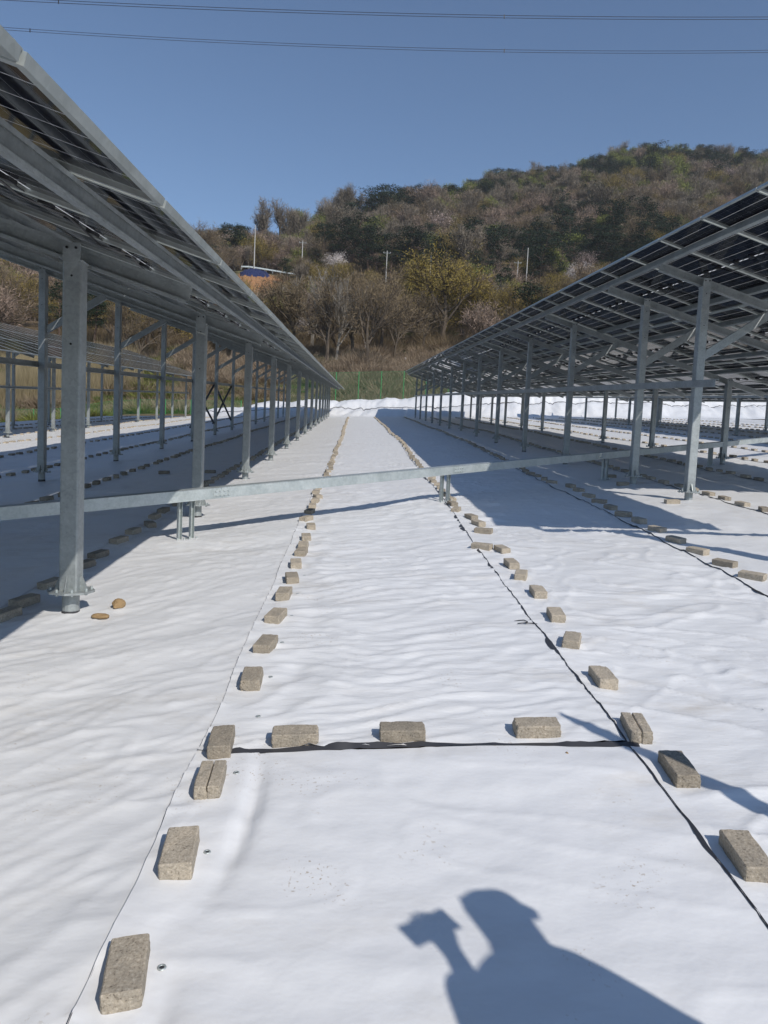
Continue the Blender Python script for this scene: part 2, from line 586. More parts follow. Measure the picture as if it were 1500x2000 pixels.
def crease(n, w):
    q = 1-abs(n)/w
    return q*q if q > 0 else 0.0
def wr_left(X, Y):
    d1 = (X*0.75+Y*0.66)
    d2 = (-X*0.66+Y*0.75)
    w = nz(d1*0.5, d2*0.5, 9)
    m_ = 0.5+nz(X*0.6, Y*0.5, 77)
    return (0.017*nz(d1*0.5+w*0.6, d2*1.7+w*1.0, 1) + 0.010*crease(nz(d1*0.8, d2*2.8+w*2, 11), 0.10)*m_ + 0.006*crease(nz(d1*2.0+w, d2*7.5+w*2, 12), 0.16)
            + 0.0035*nz(X*3.6, Y*7.6+w*3, 21) + 0.002*nz(X*7, Y*14, 22))
def wr_near(X, Y):
    w = nz(X*0.8, Y*0.8, 3)
    h = 0.009*nz(X*0.9+w*0.4, Y*2.6+X*0.8+w, 4) + 0.0040*nz(X*3.0, Y*7.5+w, 6) + 0.0022*nz(X*9, Y*12, 7) + 0.004*crease(nz(X*1.2+w, Y*3.0+X, 8), 0.09)
    c = abs(X+0.36-0.05*math.sin(Y*3))
    return h - 0.022*math.exp(-(c/0.030)**2)*(0.5+0.5*math.sin(Y*5.2+1.0))
def wr_walk(X, Y):
    w = nz(X*0.9, Y*0.7, 13)
    w2 = nz(X*1.9, Y*1.6, 79)
    m_ = 0.75+0.6*nz(X*0.8, Y*0.4, 78)
    h = (0.007*nz(X*0.9+w*0.5, Y*2.6-X*0.7+w*1.4, 14) + 0.010*m_*crease(nz(X*1.1+w, Y*5.0+w*2.2-X*1.2+w2, 15), 0.20)
         + 0.0085*m_*crease(nz(X*1.8+w, Y*9.0+w*3-X*1.5+w2*1.5, 19), 0.25) + 0.0052*m_*nz(X*2.4+w2, Y*14-X*2.4+w*2, 16) + 0.0022*nz(X*6, Y*22, 17))
    c = abs(X+0.26-0.04*math.sin(Y*1.7))
    return h + 0.016*math.exp(-(c/0.07)**2)*nz(X*2, Y*2.6, 18)
def wr_right(X, Y):
    w = nz(X*0.7, Y*0.7, 23)
    return (0.018*nz(X*0.9+w*0.7, Y*1.3+w*0.7, 24) + 0.011*crease(nz(X*1.0+w, Y*2.6+w+X*1.2, 25), 0.10) + 0.009*crease(nz(X*2.4+w*2, Y*2.4-X*1.5, 27), 0.09)
            + 0.0055*nz(X*3.2, Y*7.0+w*2, 26) + 0.0028*nz(X*7, Y*13, 28))
def wr(X, Y):
    """wrinkle relief of the sheets"""
    far = 1/(1+max(0, Y-12)*0.03)
    xl = -0.50+0.0075*max(Y, 0)
    xr = 1.30+0.0175*min(24, max(Y, 0))
    a = sst(xl-0.12, xl+0.12, X)
    c = sst(xr-0.12, xr+0.12, X)
    h = 0.0
    if a < 1: h += (1-a)*wr_left(X, Y)
    if c > 0: h += c*wr_right(X, Y)
    if a > 0 and c < 1: h += a*(1-c)*(wr_near(X, Y) if Y < 2.98 else wr_walk(X, Y))
    return 1.45*h*(0.6+0.4*far)
def wrb(X, Y):
    # blend the relief at the two central seams so overlapping sheets stay parallel
    return wr(X, Y)

def sheet_z(X, Y):
    return gh(X, Y) + wrb(X, Y)

def rows_y(y0, y1, near):
    ys, y = [], y0
    while y < y1:
        ys.append(y)
        if y < 0.6:
            y += 0.35
        else:
            y += max(near, 0.0062*y if near < 0.05 else 0.012*y)
    ys.append(y1)
    return ys

def make_sheet(name, k, y0, y1, near, dx, matn, lift, label, over=0.12):
    ys = rows_y(y0, y1, near)
    nx = max(4, int((LINES[k+1][0]-LINES[k][0]+0.14)/dx))
    vs_, fs = [], []
    for Y in ys:
        xa, xb = lx(k, Y)-over-0.02*nz(Y*1.3, k, 4), lx(k+1, Y)+0.02
        for i in range(nx+1):
            X = xa+(xb-xa)*i/nx
            e = max(0, 1-(X-xa)/0.2)
            z = sheet_z(X, Y) + lift + 0.008*e*e
            vs_.append((X, Y, z))
    n1_ = nx+1
    for j in range(len(ys)-1):
        for i in range(nx):
            fs.append((j*n1_+i, j*n1_+i+1, (j+1)*n1_+i+1, (j+1)*n1_+i))
    me = bpy.data.meshes.new(name)
    me.from_pydata(vs_, [], fs)
    me.materials.append(MATS[matn])
    me.polygons.foreach_set('use_smooth', [True]*len(me.polygons))
    return me

def edge_strip(k, y0, y1, wmax, wmin, over, seed):
    # black back of the sheet showing where its edge curls
    mb = MB().mat('sheet_black')
    ys = rows_y(y0, y1, 0.05)
    vs_, fs = [], []
    for j, Y in enumerate(ys):
        xa = lx(k, Y)-over-0.02*nz(Y*1.3, k, 4)
        w = wmin + wmax*max(0, nz(Y*2.3+seed, seed, 8)*1.6-0.30) + 0.004*max(0, nz(Y*9, seed, 3))
        z = sheet_z(xa, Y)
        vs_ += [(xa-w, Y, sheet_z(xa-w, Y)+0.006), (xa+0.003, Y, z+0.0105)]
        if j:
            fs.append((2*j-2, 2*j-1, 2*j+1, 2*j))
    mb.quadstrip(vs_, fs)
    return mb.mesh('black_edge', True)

def eyelet_mesh():
    mb = MB().mat('galvanised_bright')
    n = 14
    vs_, fs = [], []
    for ri, (r, z) in enumerate(((0.0125, 0.0), (0.011, 0.0025), (0.0075, 0.0025), (0.0065, 0.0006))):
        for i in range(n):
            vs_.append((r*math.cos(2*math.pi*i/n), r*math.sin(2*math.pi*i/n), z))
    for ri in range(3):
        for i in range(n):
            fs.append((ri*n+i, ri*n+(i+1) % n, (ri+1)*n+(i+1) % n, (ri+1)*n+i))
    mb.quadstrip(vs_, fs)
    mb.mat('sheet_black')
    mb.quadstrip([vs_[3*n+i] for i in range(n)], [tuple(range(n))])
    return mb.mesh('eyelet', True)
EYE = eyelet_mesh()

SIDE = {}
names = {K0: 'white sheet of the central walkway beyond the cross seam', K0+1: 'white sheet just right of the central walkway, crossed by a pole shadow',
         K0-1: 'stained white sheet just left of the central walkway', K0+2: 'second white sheet right of the walkway, under the tall posts',
         K0-2: 'shaded white sheet between the posts of the left array'}
for k in range(len(LINES)-1):
    central = abs(k-K0) <= 2
    off = k-K0
    lab = names.get(k) or ('white ground sheet strip, %s to the %s of the walkway strip' % (
        ['', '', '', 'third', 'fourth', 'fifth', 'sixth', 'seventh', 'eighth', 'ninth', 'tenth', 'eleventh', 'twelfth', 'thirteenth', 'fourteenth', 'fifteenth'][abs(off)], 'right' if off > 0 else 'left'))
    ymax = 58.5
    y0 = -7.0
    near = 0.020 if abs(off) <= 1 else (0.05 if abs(off) == 2 else 0.16)
    dx = 0.026 if abs(off) <= 1 else (0.06 if abs(off) == 2 else 0.18)
    if k == K0:
        y0 = 2.99
    matn = 'sheet_worn' if k in (K0-1,) else 'sheet_white'
    p = Vector(((LINES[k][0]+LINES[k+1][0])/2, max(y0, 0), 0))
    e = empty('ground_sheet', (p.x, p.y, gh(p.x, p.y)), lab, 'ground sheet', 'white ground sheets laid in strips')
    obj('sheet', make_sheet('sheet', k, y0, ymax, near, dx, matn, 0.0 if k != K0 else 0.003, lab), e)
    if k == K0:
        obj('black_edge', edge_strip(k, y0, ymax, 0.004, 0.0025, 0.12, 1.0), e)
    elif k == K0+1:
        obj('black_edge', edge_strip(k, y0, ymax, 0.085, 0.002, 0.12, 2.6), e)
    else:
        obj('black_edge', edge_strip(k, y0, ymax, 0.05, 0.003, 0.12, k*2.1), e)
# nearest walkway sheet, this side of the cross seam
k = K0
e = empty('ground_sheet', (0.4, 1.5, gh(0.4, 1.5)), 'smooth white sheet nearest the camera, this side of the cross seam', 'ground sheet', 'white ground sheets laid in strips')
obj('sheet', make_sheet('sheet', k, -7, 2.97, 0.020, 0.024, 'sheet_smooth', 0.004, ''), e)
obj('black_edge', edge_strip(k, -7, 2.97, 0.004, 0.0025, 0.12, 1.0), e)
mb = MB().mat('sheet_black')
vs_, fs = [], []
N_ = 90
for i in range(N_+1):
    X = -0.46 + (1.31+0.46)*i/N_
    yc = 2.975 + 0.018*math.sin(X*3.1+0.6) + 0.010*nz(X*4, 0, 2)
    w = 0.026 + 0.016*nz(X*2.2, 3, 2) + 0.006*nz(X*14, 1, 2)
    vs_ += [(X, yc-w/2, sheet_z(X, 2.94)+0.006), (X, yc+w/2, sheet_z(X, 3.02)+0.006)]
    if i:
        fs.append((2*i-2, 2*i, 2*i+1, 2*i-1))
mb.quadstrip(vs_, fs)
obj('black_seam', mb.mesh('black_seam', True), e)
for X, Y in [(-0.44, 1.8), (-0.42, 2.29), (-0.405, 2.79), (-0.385, 3.3), (-0.38, 3.77), (-0.37, 4.3), (-0.36, 4.85), (-0.36, 5.4), (-0.35, 6.0), (1.52, 5.6), (1.53, 6.2), (1.5, 5.0)]:
    obj('eyelet', EYE, e, Matrix.Translation((X, Y, sheet_z(X, Y)+0.005)))

# berm wrapped in white sheet at the far end
def berm_top(X):
    return float(np.interp(X, [-14, -10, -6, 0, 5, 12, 20, 28, 40, 60], [0.2, 0.7, 1.15, 1.3, 1.5, 2.5, 3.0, 2.4, 2.0, 1.8])) + 0.14*nz(X*0.45, 1, 3)
vs_, fs = [], []
XS = np.arange(-13, 60, 0.17)
T = np.linspace(0, 1, 44)
for X in XS:
    for t in T:
        Y = 57.2 + 10.5*t
        prof = float(np.interp(t, [0, 0.12, 0.35, 0.42, 0.58, 0.68, 0.8, 1.0], [0, 0.03, 0.34, 0.40, 0.86, 1.0, 0.95, 0.0]))
        s = X + 1.2*math.sin(X*0.4) - 0.35*(t*10)
        fold = 0.30*abs(nz(s*0.45, t*1.2, 31)) + 0.12*abs(nz(s*1.3+t*3, t*2.2, 33)) + 0.05*nz(X*4.5, t*12, 35) - (0.14*crease(nz(s*0.9+0.8*nz(X*0.5, t*2, 36), t*1.6, 37), 0.10) + 0.09*crease(nz(s*2.0, t*4.0, 38), 0.12))*(1-0.6*sst(0.5, 0.7, t))
        z = plane(X, Y) + und(X, min(Y, 60)) + berm_top(X)*prof + fold*sst(0.02, 0.25, t)*(1-sst(0.8, 1, t)) - 0.03 - 0.25*sst(0.85, 1, t)
        vs_.append((X, Y + 0.3*nz(X*0.8, t*3, 41), z+0.035))
nt_ = len(T)
for i in range(len(XS)-1):
    for j in range(nt_-1):
        fs.append((i*nt_+j, (i+1)*nt_+j, (i+1)*nt_+j+1, i*nt_+j+1))
me = bpy.data.meshes.new('sheet')
me.from_pydata(vs_, [], fs)
me.materials.append(MATS['sheet_white'])
me.polygons.foreach_set('use_smooth', [True]*len(me.polygons))
e = empty('covered_berm', (10, 60, gh(10, 60)), 'long low earth berm wrapped in rumpled white sheeting before the fence', 'berm')
obj('sheet', me, e)
mb = MB().mat('sheet_black')
vv_, ff = [], []
j0 = 17
for i in range(0, len(XS)):
    a = Vector(vs_[i*nt_+j0])
    w = 0.05 + 0.09*max(0, nz(XS[i]*0.5, 4, 9))
    vv_ += [(a.x, a.y-0.02, a.z+0.03), (a.x, a.y+0.01, a.z+0.03+w)]
    if i:
        ff.append((2*i-2, 2*i, 2*i+1, 2*i-1))
mb.quadstrip(vv_, ff)
obj('black_edge', mb.mesh('black_edge'), e)

# ------------------------------------------------------------------ solar arrays
def box_mesh(name, d, m_, c=(0, 0, 0)):
    return MB().mat(m_).box(c, d).mesh(name)

def post_mesh(h):
    mb = MB().mat('galvanised')
    w = 0.125
    # square tube with rounded corners
    r = 0.012
    pr = []
    for cx_, cy_, a0 in ((w/2-r, w/2-r, 0), (-w/2+r, w/2-r, 90), (-w/2+r, -w/2+r, 180), (w/2-r, -w/2+r, 270)):
        for a in (0, 45, 90):
            pr.append((cx_+r*math.cos(rad(a0+a)), cy_+r*math.sin(rad(a0+a))))
    n = len(pr)
    vs_ = [(x, y, 0.165) for x, y in pr] + [(x, y, h) for x, y in pr]
    fs = [(i, (i+1) % n, n+(i+1) % n, n+i) for i in range(n)] + [tuple(range(n, 2*n)), tuple(reversed(range(n)))]
    mb.quadstrip(vs_, fs)
    # head plate bolted to the rafter
    mb.mat('galvanised')
    mb.box((0, -w/2-0.003, h+0.05), (0.115, 0.008, 0.13))
    mb.box((0, 0, h+0.003), (0.14, 0.14, 0.006))
    mb.mat('black_plastic')
    for dx in (-0.03, 0.03):
        mb.tube([(dx, -w/2-0.005, h+0.08), (dx, -w/2-0.016, h+0.08)], 0.009, 6)
    for dz in (0.10, 0.55):
        mb.tube([(0.0, -w/2+0.002, h-dz), (0.0, -w/2-0.002, h-dz)], 0.008, 8)
    return mb.mesh('post')
def plate_mesh():
    mb = MB().mat('galvanised')
    n = 8
    mb.tube([(0, 0, 0.150), (0, 0, 0.165)], 0.160, n)
    mb.mat('galvanised_bright')
    for i in range(8):
        a = 2*math.pi*(i+0.5)/8
        mb.tube([(0.132*math.cos(a), 0.132*math.sin(a), 0.140), (0.132*math.cos(a), 0.132*math.sin(a), 0.185)], 0.010, 6)
    return mb.mesh('base_plate')
def gusset_mesh():
    mb = MB().mat('galvanised')
    vs_ = [(0, -0.004, 0.165), (0.048, -0.004, 0.165), (0.048, -0.004, 0.183), (0.010, -0.004, 0.275), (0, -0.004, 0.275)]
    vs_ += [(x, 0.004, z) for x, y, z in vs_]
    mb.quadstrip(vs_, [(0, 1, 2, 3, 4), (9, 8, 7, 6, 5)] + [(i, 5+i, 5+(i+1) % 5, (i+1) % 5) for i in range(5)])
    return mb.mesh('gusset')
def pile_mesh():
    mb = MB().mat('galvanised')
    mb.tube([(0, 0, -0.5), (0, 0, 0.150)], 0.057, 14)
    mb.mat('sheet_black')
    mb.tube([(0, 0, -0.2), (0, 0, 0.02)], [0.075, 0.060], 12)
    return mb.mesh('pile')
PLATE, GUSSET, PILE = plate_mesh(), gusset_mesh(), pile_mesh()

MW, ML, MP, MQ = 1.16, 2.10, 1.18, 2.12
def frame_mb(mb):
    mb.mat('aluminium')
    for s_ in (-1, 1):
        mb.box((s_*(MW/2-0.014), 0, -0.0155), (0.028, ML, 0.031))
        mb.box((0, s_*(ML/2-0.014), -0.0155), (MW-0.056, 0.028, 0.031))
    return mb
FRAME = frame_mb(MB()).mesh('frame')
GLASS2 = MB().mat('solar_cells_cross').box((0, 0, -0.006), (MW-0.054, ML-0.054, 0.006)).mesh('module')
GLASS = MB().mat('solar_cells').box((0, 0, -0.006), (MW-0.054, ML-0.054, 0.006)).mesh('module')
_mb = MB().mat('solar_cells').box((0, 0, -0.006), (MW-0.054, ML-0.054, 0.006))
frame_mb(_mb)
MODULE1 = _mb.mesh('module')
JBOX = MB().mat('black_plastic').box((0, 0, -0.021), (0.09, 0.06, 0.022)).tube([(0.045, 0, -0.02), (0.12, 0.015, -0.024), (0.20, 0.0, -0.03)], 0.004, 5).mesh('junction_box')
CLAMP = MB().mat('galvanised_bright').box((0, 0, 0.002), (0.028, 0.04, 0.004)).box((0, 0.0, 0.008), (0.010, 0.010, 0.010)).mesh('clamp')

def build_array(label, xh, zh, s, rows_start, y1, xt, xs_, post_ys, rail_z, detail, rail2=False, xbrace=None, group='solar panel arrays', brace_from=-99, cross=False):
    V = Vector((1, 0, -s+GX)).normalized()
    U = Vector((0, 1, GY)).normalized()
    n = V.cross(U).normalized()
    V = U.cross(n).normalized()
    cv = V.x
    def P(v, Y, off=0.0):
        return Vector((xh, Y, zh + plane(xh, Y))) + V*v + n*off
    root = empty('solar_array', (xt, post_ys[len(post_ys)//2], gh(xt, post_ys[len(post_ys)//2])), label, 'solar array', group)
    vL = 3*MQ-0.02
    roff = -(0.033+0.086)
    def rafter_bottom(X):
        return zh - s*(X-xh) + plane(X, 0) - plane(X, 0) + (roff-0.122)/n.z
    # posts
    for X in (xt, xs_):
        hpost = rafter_bottom(X)
        pm = post_mesh(hpost)
        for i, Y in enumerate(post_ys):
            base = Vector((X, Y, plane(X, Y)))
            Mx = Matrix.Translation(base)
            po = obj('post', pm, root, Mx)
            if Y < 46:
                obj('base_plate', PLATE, po, Mx)
                obj('pile', PILE, po, Mx)
                if Y < 30:
                    for q in range(4):
                        for t in (0.0,):
                            R_ = Mx @ Matrix.Rotation(q*math.pi/2, 4, 'Z') @ Matrix.Translation((0.0625, t, 0))
                            obj('gusset', GUSSET, po, R_)
            else:
                obj('pile', PILE, po, Mx)
    # rafters
    rm = MB().mat('galvanised').channel(vL-0.75, 0.122, 0.06, 0.006, 'x', -1).mesh('rafter')
    for Y in post_ys:
        p = P(0.35, Y, roff)
        obj('rafter', rm, root, axM(p, V, U, n))
    # purlins
    ya = min(rows_start)
    for i in range(3):
        y0 = rows_start[i]
        Lp = (y1-y0)+0.15
        pm = MB().mat('galvanised').channel(Lp, 0.084, 0.055, 0.0045, 'y', 1).mesh('purlin')
        for vq in (0.37, 1.72):
            obj('purlin', pm, root, axM(P(i*MQ+vq, y0-0.1, -0.033), V, U, n))
    # braces from the tall posts
    for Y in post_ys:
        if Y < brace_from:
            continue
        top = rafter_bottom(xt)
        a = Vector((xt+0.05, Y, plane(xt, Y)+top-0.98))
        vq = (xt+1.12-xh)/cv
        b_ = P(vq, Y, roff-0.125)
        mb = MB().mat('galvanised').bar((0, 0, 0), b_-a, 0.115, 0.055, (0, 1, 0))
        obj('brace', mb.mesh('brace'), root, Matrix.Translation(a))
    # rails
    def rail(X, z, side):
        ya_ = [q for q in post_ys if q >= brace_from][0]
        L_ = post_ys[-1]-ya_+1.5
        ms_ = MB().mat('galvanised').channel(L_, 0.10, 0.05, 0.0045, 'y', 1).mesh('rail')
        obj('rail', ms_, root, axM(Vector((X+side*0.092, ya_-0.75, plane(X, ya_-0.75)+z)), Vector((1, 0, 0)), U, Vector((1, 0, 0)).cross(U).normalized()))
    rail(xt, rail_z, -1)
    if rail2:
        rail(xs_, rail_z-0.1, 1)
    if xbrace:
        for Ya, Yb in xbrace:
            for q, (za, zb) in enumerate(((0.45, 2.0), (2.0, 0.45))):
                a = Vector((xt-0.09+0.05*q, Ya, plane(xt, Ya)+za))
                c = Vector((xt-0.09+0.05*q, Yb, plane(xt, Yb)+zb))
                mb = MB().mat('dark_steel').bar((0, 0, 0), c-a, 0.04, 0.07, (1, 0, 0))
                obj('cross_brace', mb.mesh('cross_brace'), root, Matrix.Translation(a))
    # modules
    for i in range(3):
        Y = rows_start[i]
        j = 0
        while Y + MW < y1:
            c = P(i*MQ+ML/2, Y+MW/2)
            # small fitting tolerances
            c += n*random.uniform(-0.002, 0.002)
            Mm = axM(c, U, -V, n)
            if detail:
                mo = obj('module', GLASS2 if cross else GLASS, root, Mm)
                obj('frame', FRAME, mo, Mm)
                if Y < 26:
                    for q in (-0.36, 0, 0.36):
                        obj('junction_box', JBOX, mo, Mm @ Matrix.Translation((q, 0.02, 0)))
            else:
                obj('module', MODULE1, root, Mm)
            if detail and i == 0 and Y < 22:
                obj('clamp', CLAMP, root, axM(P(0.03, Y+MW+0.01, 0.001), U, -V, n))
            if detail and i == 2 and Y < 22:
                obj('clamp', CLAMP, root, axM(P(vL-0.03, Y+MW+0.01, 0.001), U, -V, n))
            Y += MP
            j += 1
    # string cables clipped along the middle of each module row
    if detail:
        for i in range(3):
            pts = []
            Y = rows_start[i]+0.3
            while Y < min(y1, 34):
                for q in range(4):
                    sag = 0.045*math.sin(math.pi*(q/4.0))**2
                    pts.append(P(i*MQ+ML/2+0.07+0.02*nz(Y, q, i), Y+q*MP/4, -0.03-sag-0.01*random.random()))
                Y += MP
            obj('cable', MB().mat('black_plastic').tube([p-root.matrix_basis.translation for p in pts], 0.0065, 5).mesh('cable'), root, root.matrix_basis.copy())
    return root

XLOWL = -0.75
S_ = 0.345
RUN = (3*MQ-0.02)/math.sqrt(1+(S_-GX)**2)
py_left = [0.95+4.05*i for i in range(15)]
build_array('long solar array on the left with its low edge over the walkway', XLOWL-RUN, 2.25+S_*RUN, S_, (-3.2, -3.2, -3.2), 60.0, -5.55, -1.91, py_left, 2.12, True,
            xbrace=[(25.25, 29.3), (29.3, 33.35)])
S2 = 0.33
py_right = [4.9, 10.25, 12.35] + [12.35+4.05*i for i in range(1, 12)]
build_array('long solar array on the right with its high edge beside the walkway', 4.05, 3.68, S2, (5.0, 8.9, 8.9), 58.8, 5.0, 8.75, py_right, 1.78, True, brace_from=8, cross=True)
build_array('farther solar array behind the left one, seen between its posts', -11.5-RUN, 3.02+S_*RUN, S_, (5.0, 5.0, 5.0), 57.5, -16.35, -12.8, [7+4.05*i for i in range(13)], 2.0, False, True)
build_array('farthest right solar array, low behind the legs of the nearer one', 15.6, 3.45, S2, (16.0, 16.0, 16.0), 57.0, 16.6, 20.3, [18+4.05*i for i in range(10)], 1.7, False)

# ------------------------------------------------------------------ cable tray crossing the walkway
TA, TB = Vector((-4.9, 4.90, 0)), Vector((13.0, 20.1, 0))
tl_ = (TB-TA).length
td = (TB-TA).normalized()
def tpos(u, z=0.0):
    q = TA+td*u
    return Vector((q.x, q.y, plane(q.x, q.y)+z))
p0, p1 = tpos(0, 0.53), tpos(tl_, 0.53)
tx = (p1-p0).normalized()
ty = Vector((0, 0, 1)).cross(tx).normalized()
tz = tx.cross(ty)
tray = empty('cable_tray', tpos(tl_*0.35), 'galvanised cable tray running low across the walkway on short struts', 'cable tray')
nseg = 8
sl = (p1-p0).length/nseg
seg = MB().mat('galvanised_bright').channel(sl-0.004, 0.115, 0.16, 0.004, 'x', 1)
segm = MB().mat('galvanised_bright')
segm.box((sl/2, -0.08, -0.0575), (sl-0.004, 0.004, 0.115)).box((sl/2, 0.08, -0.0575), (sl-0.004, 0.004, 0.115))
segm.box((sl/2, 0, 0.001), (sl-0.004, 0.172, 0.003)).box((sl/2, 0, -0.1145), (sl-0.004, 0.156, 0.003))
segm = segm.mesh('tray_section')
def splice_mesh():
    mb = MB().mat('galvanised_bright')
    mb.box((0, -0.084, -0.0575), (0.20, 0.004, 0.07))
    for i in range(4):
        for z in (-0.035, -0.08):
            mb.tube([(-0.075+0.05*i, -0.086, z), (-0.075+0.05*i, -0.097, z)], 0.009, 6)
    return mb.mesh('splice_plate')
SPL = splice_mesh()
# section joints fall where the photo shows the bolted splices
u_first = (Vector((-1.42, 7.85, 0))-TA).dot(td)
joints = [u_first + i*3.9 for i in range(-1, 5)]
cuts = [0]+[j for j in joints if 0.2 < j < tl_]+[tl_]
for a, c in zip(cuts[:-1], cuts[1:]):
    L_ = c-a-0.004
    mb = MB().mat('galvanised_bright')
    mb.box((L_/2, -0.08, -0.0575), (L_, 0.004, 0.115)).box((L_/2, 0.08, -0.0575), (L_, 0.004, 0.115))
    mb.box((L_/2, 0, 0.001), (L_, 0.172, 0.003)).box((L_/2, 0, -0.1135), (L_, 0.156, 0.003))
    obj('tray_section', mb.mesh('tray_section'), tray, axM(p0+tx*a, tx, ty, tz))
for j in joints:
    if 0.2 < j < tl_:
        obj('splice_plate', SPL, tray, axM(p0+tx*j, tx, ty, tz))
def leg_mesh(h):
    mb = MB().mat('galvanised_bright')
    mb.box((0, 0.02, h/2), (0.041, 0.003, h)).box((-0.019, 0, h/2), (0.003, 0.041, h)).box((0.019, 0, h/2), (0.003, 0.041, h))
    mb.box((0, 0, 0.004), (0.12, 0.12, 0.008))
    mb.tube([(0.04, -0.04, 0.0), (0.04, -0.04, 0.035)], 0.009, 6)
    mb.tube([(-0.04, -0.04, 0.0), (-0.04, -0.04, 0.035)], 0.009, 6)
    return mb.mesh('strut')
LEG = leg_mesh(0.41)
for X in (-1.72, 1.38, 4.75, 8.3, 11.4):
    u = (X-TA.x)/td.x
    for du in (-0.07, 0.07):
        q = tpos(u+du)
        q.z = gh(q.x, q.y)
        off = Vector((-ty.x, -ty.y, 0))*0.02
        obj('strut', LEG, tray, Matrix.Translation(q) @ Matrix.Rotation(math.atan2(td.y, td.x), 4, 'Z'))

# ------------------------------------------------------------------ concrete blocks
def block_mesh(seed, fine, groove=False):
    rnd = random.Random(seed)
    bm = bmesh.new()
    def one(dx, c, cuts_):
        r = bmesh.ops.create_cube(bm, size=1.0)
        for v in r['verts']:
            v.co = Vector((v.co.x*dx[0]+c[0], v.co.y*dx[1]+c[1], v.co.z*dx[2]+c[2]))
        es = list({e_ for v in r['verts'] for e_ in v.link_edges})
        rb = bmesh.ops.bevel(bm, geom=es, offset=0.0045, segments=1, affect='EDGES', profile=0.5)
        if cuts_:
            fs_ = [f for f in bm.faces]
            bmesh.ops.subdivide_edges(bm, edges=list(bm.edges), cuts=cuts_, use_grid_fill=True)
    if groove:
        one((0.048, 0.2, 0.06), (-0.0258, 0, 0), 0)
        one((0.048, 0.2, 0.06), (0.0258, 0, 0), 0)
        one((0.012, 0.19, 0.034), (0, 0, -0.012), 0)
    else:
        one((0.1*rnd.uniform(0.97, 1.03), 0.2*rnd.uniform(0.98, 1.02), 0.062), (0, 0, 0), 0)
    if fine:
        long_ = [e_ for e_ in bm.edges if e_.calc_length() > 0.015]
        bmesh.ops.subdivide_edges(bm, edges=long_, cuts=7, use_grid_fill=True)
        for v in bm.verts:
            q = v.co*55+Vector((seed, 0, 0))
            v.co += v.co.normalized()*0.0016*noise.noise(q) + Vector((noise.noise(q*2.3), noise.noise(q*2.3+Vector((9, 0, 0))), noise.noise(q*2.3+Vector((0, 9, 0)))))*0.0011
            # knocked corners
            d = abs(v.co.x)/0.05+abs(v.co.y)/0.1+abs(v.co.z)/0.03
            if d > 2.35:
                v.co *= 1-0.13*max(0, noise.noise(v.co*13+Vector((seed*3.1, 0, 0)))-0.05)
    else:
        for v in bm.verts:
            v.co += Vector((rnd.uniform(-1, 1), rnd.uniform(-1, 1), rnd.uniform(-1, 1)))*0.0012
    me = bpy.data.meshes.new('concrete_block')
    bm.to_mesh(me)
    bm.free()
    me.materials.append(MATS['concrete_block'])
    return me
FINE = [block_mesh(i, True) for i in range(9)]
COARSE = [block_mesh(20+i, False) for i in range(5)]
GROOVE = block_mesh(40, True, True)
def site_rot(rz):
    return Matrix.Rotation(math.atan(GY), 4, 'X') @ Matrix.Rotation(-math.atan(GX), 4, 'Y') @ Matrix.Rotation(rz, 4, 'Z')
ORD = 'first second third fourth fifth sixth seventh eighth ninth tenth eleventh twelfth thirteenth fourteenth fifteenth sixteenth seventeenth eighteenth nineteenth twentieth'.split()
BL = []   # (distance, X, Y, rz, rowname, index, groove)
R_ = random.Random(11)
def row(k, start, rowname, fixed=(), gap=0.53, ymax=57.3, dxo=-0.045):
    idx = 0
    Y = start
    for (X, Yq, rz, gv) in fixed:
        BL.append((math.hypot(X, Yq), X, Yq, rz, rowname, idx, gv))
        idx += 1
        Y = Yq + gap
    while Y < ymax:
        X = lx(k, Y)+dxo+R_.uniform(-0.03, 0.03)
        BL.append((math.hypot(X, Y), X, Y, R_.gauss(0.0, 0.22), rowname, idx, R_.random() < 0.06))
        Y += gap*R_.uniform(0.82, 1.16)
        idx += 1
LF = [(-0.52, 1.76, 0.18, 0), (-0.50, 2.245, 0.09, 0), (-0.49, 2.70, 0.04, 1), (-0.505, 3.01, 0.06, 0), (-0.47, 3.69, 0.03, 0), (-0.46, 4.21, -0.16, 0), (-0.46, 4.77, -0.2, 0), (-0.46, 5.34, -0.05, 0),
      (-0.44, 5.82, 0.15, 0), (-0.45, 6.35, 0.1, 0), (-0.44, 6.86, -0.1, 0), (-0.44, 7.15, 0.0, 0), (-0.44, 7.62, 0.1, 0), (-0.43, 8.3, 0.1, 0)]
RF = [(1.34, 2.16, -0.10, 0), (1.37, 2.71, -0.07, 0), (1.34, 3.07, -0.14, 1), (1.40, 3.67, -0.03, 0), (1.40, 4.22, -0.38, 0), (1.45, 4.74, -0.10, 0), (1.48, 5.33, -0.05, 0), (1.47, 5.85, -0.3, 0), (1.49, 6.3, 0.05, 0),
      (1.53, 6.9, 0.2, 0), (1.35, 7.02, 1.0, 0), (1.53, 7.91, 1.2, 0), (1.56, 8.41, 0.3, 0), (1.54, 8.82, 0.3, 0)]
L3F = [(3.43, 5.79, 0.75, 0), (3.44, 6.26, 0.6, 0), (3.43, 6.76, 0.5, 0), (3.47, 7.32, 0.35, 0), (3.51, 7.88, 0.4, 0), (3.55, 8.49, 0.2, 0), (3.53, 8.95, 0.9, 0), (3.58, 9.55, 0.2, 0), (3.63, 10.14, 0.7, 0), (3.69, 10.79, 0.4, 0),
       (3.75, 11.47, 0.3, 0), (3.81, 12.1, 0.2, 0)]
